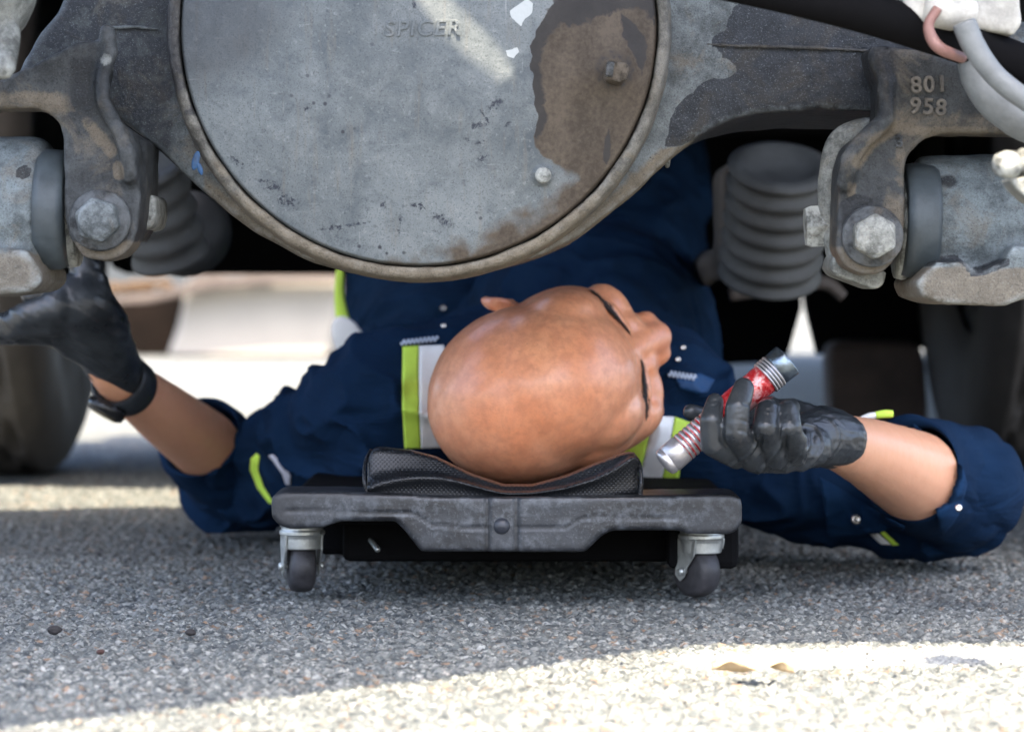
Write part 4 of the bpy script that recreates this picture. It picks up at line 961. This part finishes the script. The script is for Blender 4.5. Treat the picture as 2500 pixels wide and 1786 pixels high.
fo = (rid**5-.25)*.015
q2 = np.stack([a[:, 0]*26+a[:, 2]*10, a[:, 1]*8, a[:, 2]*7], 1)+wv*.8
r2 = 1-np.abs(2*fbm(q2, 2, 77)-1); arm = soft(np.abs(a[:, 0]-.02)-.20, .05)
fo = fo+(r2**4-.35)*.006*arm
# cuff opening ring thinning
off = fo+(fbm(a*90, 3, 61)-.5)*.0012
a2 = a+n_*off[:, None]
a2[:, 2] = np.maximum(a2[:, 2], .004)
setco(me, a2); me.shade_smooth()
cov = put('coverall', me, M_CLOTH, man)
cw = co(me)+np.array(wloc(man)); bvc = BVHTree.FromPolygons([Vector(v) for v in cw], [tuple(p.vertices) for p in me.polygons])
# collar ring round the neck
bm = bm_new()
ring = []
for k in range(13):
    an_ = 2*math.pi*k/12; ring.append((nb+Vector((math.cos(an_)*.078, -.03+.01*math.sin(an_), math.sin(an_)*.072)), .010))
tube(bm, ring, 10); put('collar', bm_mesh(bm), M_CLOTH, cov)
# rolled cuffs (open sleeves)
def cuff(c0, c1, r0, r1, nm='cuff', lip=.004, sx=1.):
    bm = bm_new(); d = (c1-c0); L_ = d.length
    lathe(bm, [(r0, 0), (r0*1.01+.001, L_*.3), (r1, L_*.9), (r1+.001, L_), (r1-lip, L_+.001), (r1-lip-.002, L_*.8), (r0-lip-.004, 0)], axisM(c0, d), 64)
    me = evald(bm_mesh(bm), [('SUBSURF', dict(levels=2))]); a = co(me); setco(me, a+nrm(me)*((fbm(a*14, 2, 90)-.5)*.016-(1-np.abs(2*fbm(a*np.array([22, 14, 22]), 2, 91)-1))**6*.006)[:, None]); me.shade_smooth()
    return put(nm, me, M_CLOTH, cov)
cu1 = cuff(P(560, 1142, 3.07), P(486, 1064, 2.99), 124/S(3.06), 106/S(3.0))
cu2 = cuff(P(2352, 1200, 2.75), P(2222, 1146, 2.625), 165/S(2.72), 126/S(2.62))
def bvh_of(*obs):
    V_ = []; F_ = []
    for o in obs:
        k_ = len(V_); V_ += [Vector(v) for v in co(o.data)+np.array(wloc(o))]; F_ += [tuple(i+k_ for i in p.vertices) for p in o.data.polygons]
    return BVHTree.FromPolygons(V_, F_)
bvc = bvh_of(cov, cu1, cu2)
# hi-vis tapes
def tape(poly, m, nm, off_=.0015, th_=.0012, D=2.75, par=cov, step=7):
    return put(nm, patch(poly, D, bvc, off_, th_, step), m, par)
tape([(978, 848), (1018, 846), (1020, 960), (1024, 1100), (984, 1100), (980, 990)], M_LIME, 'lime_stripe')
tape([(1019, 846), (1080, 844), (1110, 960), (1120, 1100), (1025, 1100), (1021, 960)], M_SILV, 'reflective_stripe')
tape([(1560, 1016), (1598, 1016), (1556, 1215), (1530, 1215), (1520, 1100)], M_LIME, 'lime_stripe')
tape([(1599, 1016), (1650, 1020), (1616, 1215), (1557, 1215)], M_SILV, 'reflective_stripe')
tape([(1651, 1020), (1690, 1034), (1676, 1070), (1658, 1215), (1617, 1215)], M_LIME, 'lime_stripe')
tape([(625, 1106), (634, 1112), (628, 1150), (640, 1190), (668, 1235), (650, 1232), (622, 1195), (606, 1150), (610, 1120)], M_LIME, 'lime_stripe', D=2.95)
tape([(660, 1108), (672, 1104), (700, 1130), (716, 1155), (712, 1182), (700, 1180), (694, 1152), (678, 1130)], M_WHITE, 'white_tag', D=2.95, step=5)
# leg reflective bands on the left shin
bm = bm_new(); tube(bm, [pc(832, 640, 3.3, 9), pc(828, 720, 3.3, 12), pc(842, 800, 3.3, 18), pc(872, 880, 3.3, 20)], 12); put('lime_stripe', bm_mesh(bm), M_LIME, cov)
bm = bm_new(); ell(bm, P(852, 832, 3.27), (.017, .006, .030), Matrix.Rotation(-.45, 3, 'Y')); put('reflective_stripe', bm_mesh(bm), M_SILV, cov)
# upper sleeve stripe on the right arm
bm = bm_new(); tube(bm, [pc(2096, 1022, 2.60, 3), pc(2120, 1016, 2.60, 8), pc(2140, 1013, 2.60, 8)], 8); put('reflective_stripe', bm_mesh(bm), M_SILV, cov)
bm = bm_new(); tube(bm, [pc(2138, 1013, 2.60, 9), pc(2160, 1010, 2.60, 10), pc(2180, 1010, 2.60, 9)], 8); put('lime_stripe', bm_mesh(bm), M_LIME, cov)
tape([(2150, 1300), (2165, 1300), (2205, 1336), (2190, 1338)], M_LIME, 'lime_stripe', D=2.72, step=5)
tape([(2136, 1312), (2150, 1306), (2186, 1336), (2160, 1334)], M_SILV, 'reflective_stripe', D=2.72, step=5)
# flaps with snaps
put('cuff_tab', patch([(2008, 1168), (2050, 1190), (2110, 1228), (2175, 1262), (2182, 1285), (2120, 1316), (2035, 1320), (2020, 1250)], 2.72, bvc, .012, .003, 8), M_CLOTH2, cov)
put('cuff_tab', patch([(2235, 1035), (2330, 1100), (2362, 1180), (2352, 1240), (2318, 1312), (2302, 1300), (2282, 1250), (2275, 1180), (2250, 1110)], 2.60, bvc, .014, .003, 8, 1.9), M_CLOTH2, cov)
def snap(x, y, D=None, r=11, DD=2.7):
    if D is None:
        p = P(x, y, DD); h = bvc.ray_cast(Vector((p.x, 1.5, p.z)), Vector((0, 1, 0))); D = (h[0].y if h[0] else 2.8)-.004
        p = P(x, y, D)
    p = P(x, y, D); bm = bm_new(); R = r/S(D); lathe(bm, [(0, R*.42), (R*.35, R*.40), (R*.45, R*.55), (R*.8, R*.5), (R, R*.2), (R, -R*.3), (0, -R*.3)], axisM(p, (.1, -1, .1)), 28)
    put('snap_button', bm_mesh(bm), M_SNAP, cov)
for (x, y) in ((1083, 752), (1083, 795), (1668, 848), (1655, 877)): snap(x, y, None, 6.5, 2.85)
snap(2090, 1267, 2.72, 12.5); snap(2340, 1239, 2.585, 9)
# name patch with thread lettering: worn lines of white thread
put('name_patch', patch([(1636, 912), (1700, 906), (1736, 922), (1716, 950), (1690, 954), (1650, 942)], 2.85, bvc, .001, .001, 6), M_BLUE, cov)
def squig(xa, ya, xb, yb, n, amp):
    pts = []
    for i in range(n*4+1):
        k = i/(n*4); x = xa+(xb-xa)*k; y = ya+(yb-ya)*k+amp*math.sin(i*math.pi/2); p = P(x, y, 2.85); h = bvc.ray_cast(Vector((p.x, 1.5, p.z)), Vector((0, 1, 0)))
        D = (h[0].y if h[0] else 2.9)-.003; pts.append(Vector((p.x, D, p.z)))
    ptube(pts, .0011, 'embroidered_lettering', M_THREAD, cov, 6)
squig(984, 834, 1072, 824, 9, 5); squig(1622, 906, 1688, 916, 7, 6)

# --- right glove gripping the flashlight
def zp(zx, zy, D, r): return pc(1550+zx/3.788, 820+zy/3.788, D, r/3.788)
bm = bm_new()
# palm and back of the hand
chain(bm, [zp(1900, 950, 2.43, 250), zp(1700, 940, 2.415, 262), zp(1450, 960, 2.39, 215)])
ell(bm, zp(1480, 900, 2.425, 1)[0], (.046, .017, .0275), Matrix.Rotation(math.radians(14), 3, 'Y'), 4)
chain(bm, [zp(1620, 1010, 2.395, 205), zp(1380, 1090, 2.365, 180), zp(1120, 1120, 2.355, 150), zp(900, 1060, 2.35, 110)])
chain(bm, [zp(1500, 900, 2.40, 190), zp(1200, 950, 2.40, 150), zp(950, 960, 2.40, 110)])
fing = [  # (zoom x, zoom y, depth, radius): knuckle, middle joint, last joint, tip
    [(940, 1120, 2.345, 112), (722, 1000, 2.322, 118), (705, 780, 2.318, 108), (742, 610, 2.328, 84)],
    [(1100, 1140, 2.345, 122), (940, 900, 2.312, 122), (950, 660, 2.312, 116), (1005, 480, 2.322, 98)],
    [(1290, 1130, 2.350, 122), (1205, 850, 2.318, 122), (1225, 690, 2.326, 112), (1260, 650, 2.352, 96)],
    [(1500, 1100, 2.360, 118), (1425, 840, 2.322, 116), (1415, 700, 2.330, 104), (1440, 660, 2.355, 90)]]
for f_ in fing: chain(bm, [zp(*q) for q in f_])
chain(bm, [zp(1250, 880, 2.415, 110), zp(850, 830, 2.41, 96), zp(620, 740, 2.405, 88), zp(520, 700, 2.40, 76)])   # thumb behind the light
me = remesh(bm, .0013, 5, .5)
a = co(me); n_ = nrm(me); px, py = 1250+a[:, 0]*F/a[:, 1], HY-(a[:, 2]-CH)*F/a[:, 1]; zx = (px-1550)*3.788; zy = (py-820)*3.788; fr = a[:, 1] < 2.40
off = 0*zx
def zl(pts, w_, amp):
    d = pdist(zx, zy, [tuple(p) for p in cat(pts, 5)], False); return amp*np.exp(-(d/w_)**2)
off += zl([(1135, 930), (1110, 1010), (1030, 1110), (880, 1190)], 13, .0016)
off += zl([(1370, 860), (1340, 980), (1290, 1080), (1140, 1260)], 13, .0016)
off += zl([(1585, 880), (1560, 1000), (1490, 1120), (1390, 1240)], 13, .0016)
off += zl([(1560, 815), (1660, 840), (1720, 930), (1730, 1040), (1640, 1170), (1520, 1250)], 13, .0020)
off += zl([(1610, 900), (1610, 1010), (1560, 1090), (1530, 1170)], 11, .0014)
off -= zl([(1170, 930), (1140, 1040), (1060, 1150)], 22, .0018)+zl([(1400, 940), (1370, 1060), (1260, 1200)], 22, .0018)+zl([(1650, 930), (1650, 1050), (1580, 1160)], 26, .0020)
off += zl([(1800, 760), (1870, 860), (1880, 980), (1800, 1120)], 14, .0013)+zl([(1870, 730), (1940, 850), (1950, 970), (1880, 1110)], 12, .0013)-zl([(1840, 740), (1905, 860), (1915, 980), (1840, 1115)], 14, .0013)
off -= zl([(790, 960), (840, 1010)], 12, .0012)+zl([(760, 800), (820, 830)], 10, .0009)+zl([(990, 780), (1060, 800)], 10, .0009)+zl([(1010, 620), (1060, 640)], 10, .0009)+zl([(960, 870), (1060, 900)], 10, .0008)
off -= zl([(650, 650), (740, 640), (800, 600)], 8, .0006)+zl([(670, 610), (750, 590)], 8, .0005)
off = np.where(fr, off, 0)
wq = np.stack([zx/120, zy/60, a[:, 1]*20], 1); rg = 1-np.abs(2*fbm(wq+fbm(wq, 2, 5)[:, None]*2, 3, 43)-1)
off += (rg**4-.3)*.0006*soft(zx-1000, 300)+(fbm(a*90, 2, 44)-.5)*.0006
setco(me, a+n_*off[:, None])
gl = put('glove', me, M_GLOVE, man)
me_c = None
# glove wrist roll
bm = bm_new(); wc = P(1550+1880/3.788, 820+930/3.788, 2.43); wd = (RW[0]-P(1960, 1040, 2.40)).normalized()
lathe(bm, [(.0185, -.014), (.0225, -.012), (.0248, -.004), (.0252, .006), (.0256, .013), (.025, .015), (.0235, .014), (.020, .0)], axisM(P(2010, 1062, 2.432), RW[0]-P(1955, 1046, 2.40)), 48)
me = evald(bm_mesh(bm), [('SUBSURF', dict(levels=2))]); a = co(me); setco(me, a+nrm(me)*((fbm(a*40, 3, 9)-.5)*.003)[:, None]); me.shade_smooth(); put('glove_cuff', me, M_GLOVE, gl)

# --- left glove
bm = bm_new()
chain(bm, [pc(292, 915, 2.80, 66), pc(262, 862, 2.77, 70), pc(232, 800, 2.75, 84), pc(196, 742, 2.72, 80)])
chain(bm, [pc(240, 850, 2.77, 60), pc(185, 815, 2.75, 62), pc(140, 785, 2.73, 56)])
for f_ in ([(200, 740, 2.72, 56), (140, 748, 2.70, 42), (70, 770, 2.70, 34), (10, 790, 2.72, 28)], [(185, 775, 2.73, 52), (120, 782, 2.71, 40), (50, 796, 2.71, 32), (-5, 806, 2.73, 27)], [(175, 810, 2.75, 48), (110, 808, 2.73, 38), (50, 812, 2.73, 30), (10, 818, 2.75, 25)], [(205, 715, 2.72, 48), (140, 712, 2.72, 36), (80, 718, 2.73, 30)], [(235, 780, 2.73, 56), (228, 715, 2.72, 46), (205, 640, 2.72, 38), (190, 590, 2.72, 30)]):
    chain(bm, [pc(*q) for q in f_])
me = remesh(bm, .0022, 12, .6); a = co(me); n_ = nrm(me)
d_ = (a[:, 0]*.8-a[:, 2]*.6)*0+a[:, 0]*60+a[:, 2]*95
rg = 1-np.abs(2*fbm(np.stack([d_*.9, a[:, 0]*20, a[:, 1]*10], 1), 3, 21)-1)
setco(me, a+n_*((rg**4-.3)*.0018)[:, None]); put('glove', me, M_GLOVE, man, label='black glove reaching up to the axle')
# wristwatch
wax = (LE[0]-LW[0]).normalized(); wt = bpy.data.objects.new('x', None); bpy.data.objects.remove(wt)
wc0 = P(292, 926, 2.80)
bm = bm_new(); lathe(bm, [(.0265, -.016), (.0285, -.014), (.0285, .014), (.0265, .016), (.0235, .014), (.0235, -.014), (.0265, -.016)], axisM(P(303, 936, 2.806), wax), 48)
strap = put('watch_strap', bm_mesh(bm), m_plain('watch_rubber', (.022, .026, .030), .5), man)
wn = Vector((-.50, -.35, -.80)); wn = (wn-wax*wn.dot(wax)).normalized(); wp = P(298, 932, 2.803)+wn*.031
bm = bm_new(); lathe(bm, [(0, -.006), (.0185, -.006), (.0195, 0), (.018, .004), (.016, .005), (0, .005)], axisM(wp, wn), 40); put('watch_case', bm_mesh(bm), m_plain('black_metal', (.02, .02, .02), .25, .3), strap)
bm = bm_new(); lathe(bm, [(0, .0062), (.0135, .0062), (.0145, .005), (0, .005)], axisM(wp, wn), 40); put('watch_glass', bm_mesh(bm), m_plain('watch_glass', (.06, .05, .03), .08), strap)

# ------------------------------------------------------------------ flashlight
fa = P(1622, 1131, 2.350); fb = P(1921, 879, 2.362); ax = (fb-fa).normalized(); FL = (fb-fa).length
fl = thing('flashlight', (fa+fb)/2, 'small metal flashlight with red body and ribbed silver tail in the right glove', 'flashlight')
T = axisM(fa, ax); k = FL/387.
def seg_(prof, nm, m, par=fl, seg=56):
    bm = bm_new(); lathe(bm, [(r*k, h*k) for r, h in prof], T, seg); return put(nm, bm_mesh(bm), m, par)
# tail cap
seg_([(0, -6), (20, -5), (31, -1), (34, 4), (35, 12), (34, 13), (34, 16), (36, 17), (36, 55), (34.5, 58), (0, 58)], 'tail_cap', M_ALU)
pr = []
h = 58
rows = [(0, 58)]
seg_([(0, 57), (34, 57), (34, 215), (0, 215)], 'grip_core', M_RED)
for i in range(9):
    h = 60+i*13.0; seg_([(33, h), (35.8, h+.8), (36.2, h+4), (35.8, h+8.4), (33, h+9.4)], 'grip_ring', M_ALU)
seg_([(0, 178), (34.5, 178), (36.5, 182), (37, 240), (37, 290), (37.5, 300), (38, 318), (0, 318)], 'barrel', M_RED)
for i in range(4):
    h = 318+i*8.2; seg_([(36, h), (42, h+1), (43, h+3), (42, h+5.4), (36, h+6.4)], 'cooling_ring', M_ALU)
seg_([(34, 318), (38.5, 350), (41, 352), (42, 372), (43.5, 386), (42.5, 388), (39, 387), (36, 378), (0, 374)], 'bezel', M_CHROME)
seg_([(0, 381), (37, 381), (37, 379), (0, 379)], 'lens', M_DARKG)

# ------------------------------------------------------------------ small things on the ground
def stone(px_, py_, r, lab, mat):
    p = gnd(px_, py_); bm = bm_new(); bmesh.ops.create_icosphere(bm, subdivisions=3, radius=1)
    for v in bm.verts:
        q = np.array([[v.co.x*1.3+px_, v.co.y*1.3, v.co.z*1.3]]); s = .75+.6*fbm(q, 3, 4)[0]; v.co = Vector((v.co.x*r*1.2*s, v.co.y*r*s, v.co.z*r*.8*s))
    me = bm_mesh(bm, False); me.transform(Matrix.Translation((p.x, p.y, r*.5))); me.transform(Matrix.Translation(-Vector((p.x, p.y, 0))))
    o = bpy.data.objects.new('stone', me); C.objects.link(o); o.location = (p.x, p.y, 0); me.materials.append(mat); o['label'] = lab; o['category'] = 'stone'; o['group'] = 'loose dark stones on the shaded asphalt'
M_STONE = m_plain('dark_stone', (.022, .02, .02), .8, 0, .4, 200, .5)
stone(134, 1543, .0043, 'largest dark stone, far left on the shaded asphalt', M_STONE)
stone(466, 1548, .0034, 'dark stone on shaded asphalt, right of the largest one', M_STONE)
stone(245, 1594, .0025, 'small reddish dark stone nearest the sunlit edge at left', m_plain('red_stone', (.05, .025, .02), .8, 0, .4, 200, .5))
stone(1952, 1390, .0030, 'small dark stone on the asphalt right of the right caster', M_STONE)
# dry leaf scrap in the sun
lp = gnd(1838, 1650); leaf = bm_new()
n1_, n2_ = 14, 8; grid = []
for i in range(n1_):
    for j in range(n2_):
        u_ = i/(n1_-1)*2-1; v_ = j/(n2_-1)*2-1; wd_ = (1-abs(u_)**1.6)*.010*(1+.25*math.sin(i*2.1))
        grid.append(leaf.verts.new((lp.x+u_*.028, lp.y+v_*wd_, .003+.004*abs(v_)*(1-abs(u_))+.0035*math.sin(u_*5+v_*2)+.003)))
for i in range(n1_-1):
    for j in range(n2_-1): leaf.faces.new((grid[i*n2_+j], grid[(i+1)*n2_+j], grid[(i+1)*n2_+j+1], grid[i*n2_+j+1]))
me = evald(bm_mesh(leaf), [('SOLIDIFY', dict(thickness=.0004))]); me.transform(Matrix.Translation((-lp.x, -lp.y, 0)))
lo = bpy.data.objects.new('dry_leaf', me); C.objects.link(lo); lo.location = (lp.x, lp.y, 0); me.materials.append(m_plain('dry_leaf', (.46, .34, .20), .7, 0, .3, 90, .3))
lo['label'] = 'curled dry leaf on the sunlit asphalt in the foreground'; lo['category'] = 'leaf'
# loose grit
bm = bm_new()
for i in range(420):
    D_ = random.uniform(1.7, 3.2); x_ = random.uniform(-.24, .24)*D_; r_ = random.uniform(.0008, .0022)
    bmesh.ops.create_icosphere(bm, subdivisions=1, radius=1, matrix=Matrix.Translation((x_, D_, r_*.4)) @ Matrix.Rotation(random.random()*6, 4, 'Z') @ Matrix.Diagonal((r_*random.uniform(.8, 1.8), r_, r_*.7, 1)))
go = put('loose_grit', bm_mesh(bm, False), m_plain('grit', (.09, .085, .075), .85, 0, .7, 25, .3)); go['kind'] = 'stuff'; go['label'] = 'tiny loose grit scattered over the asphalt'; go['category'] = 'grit'
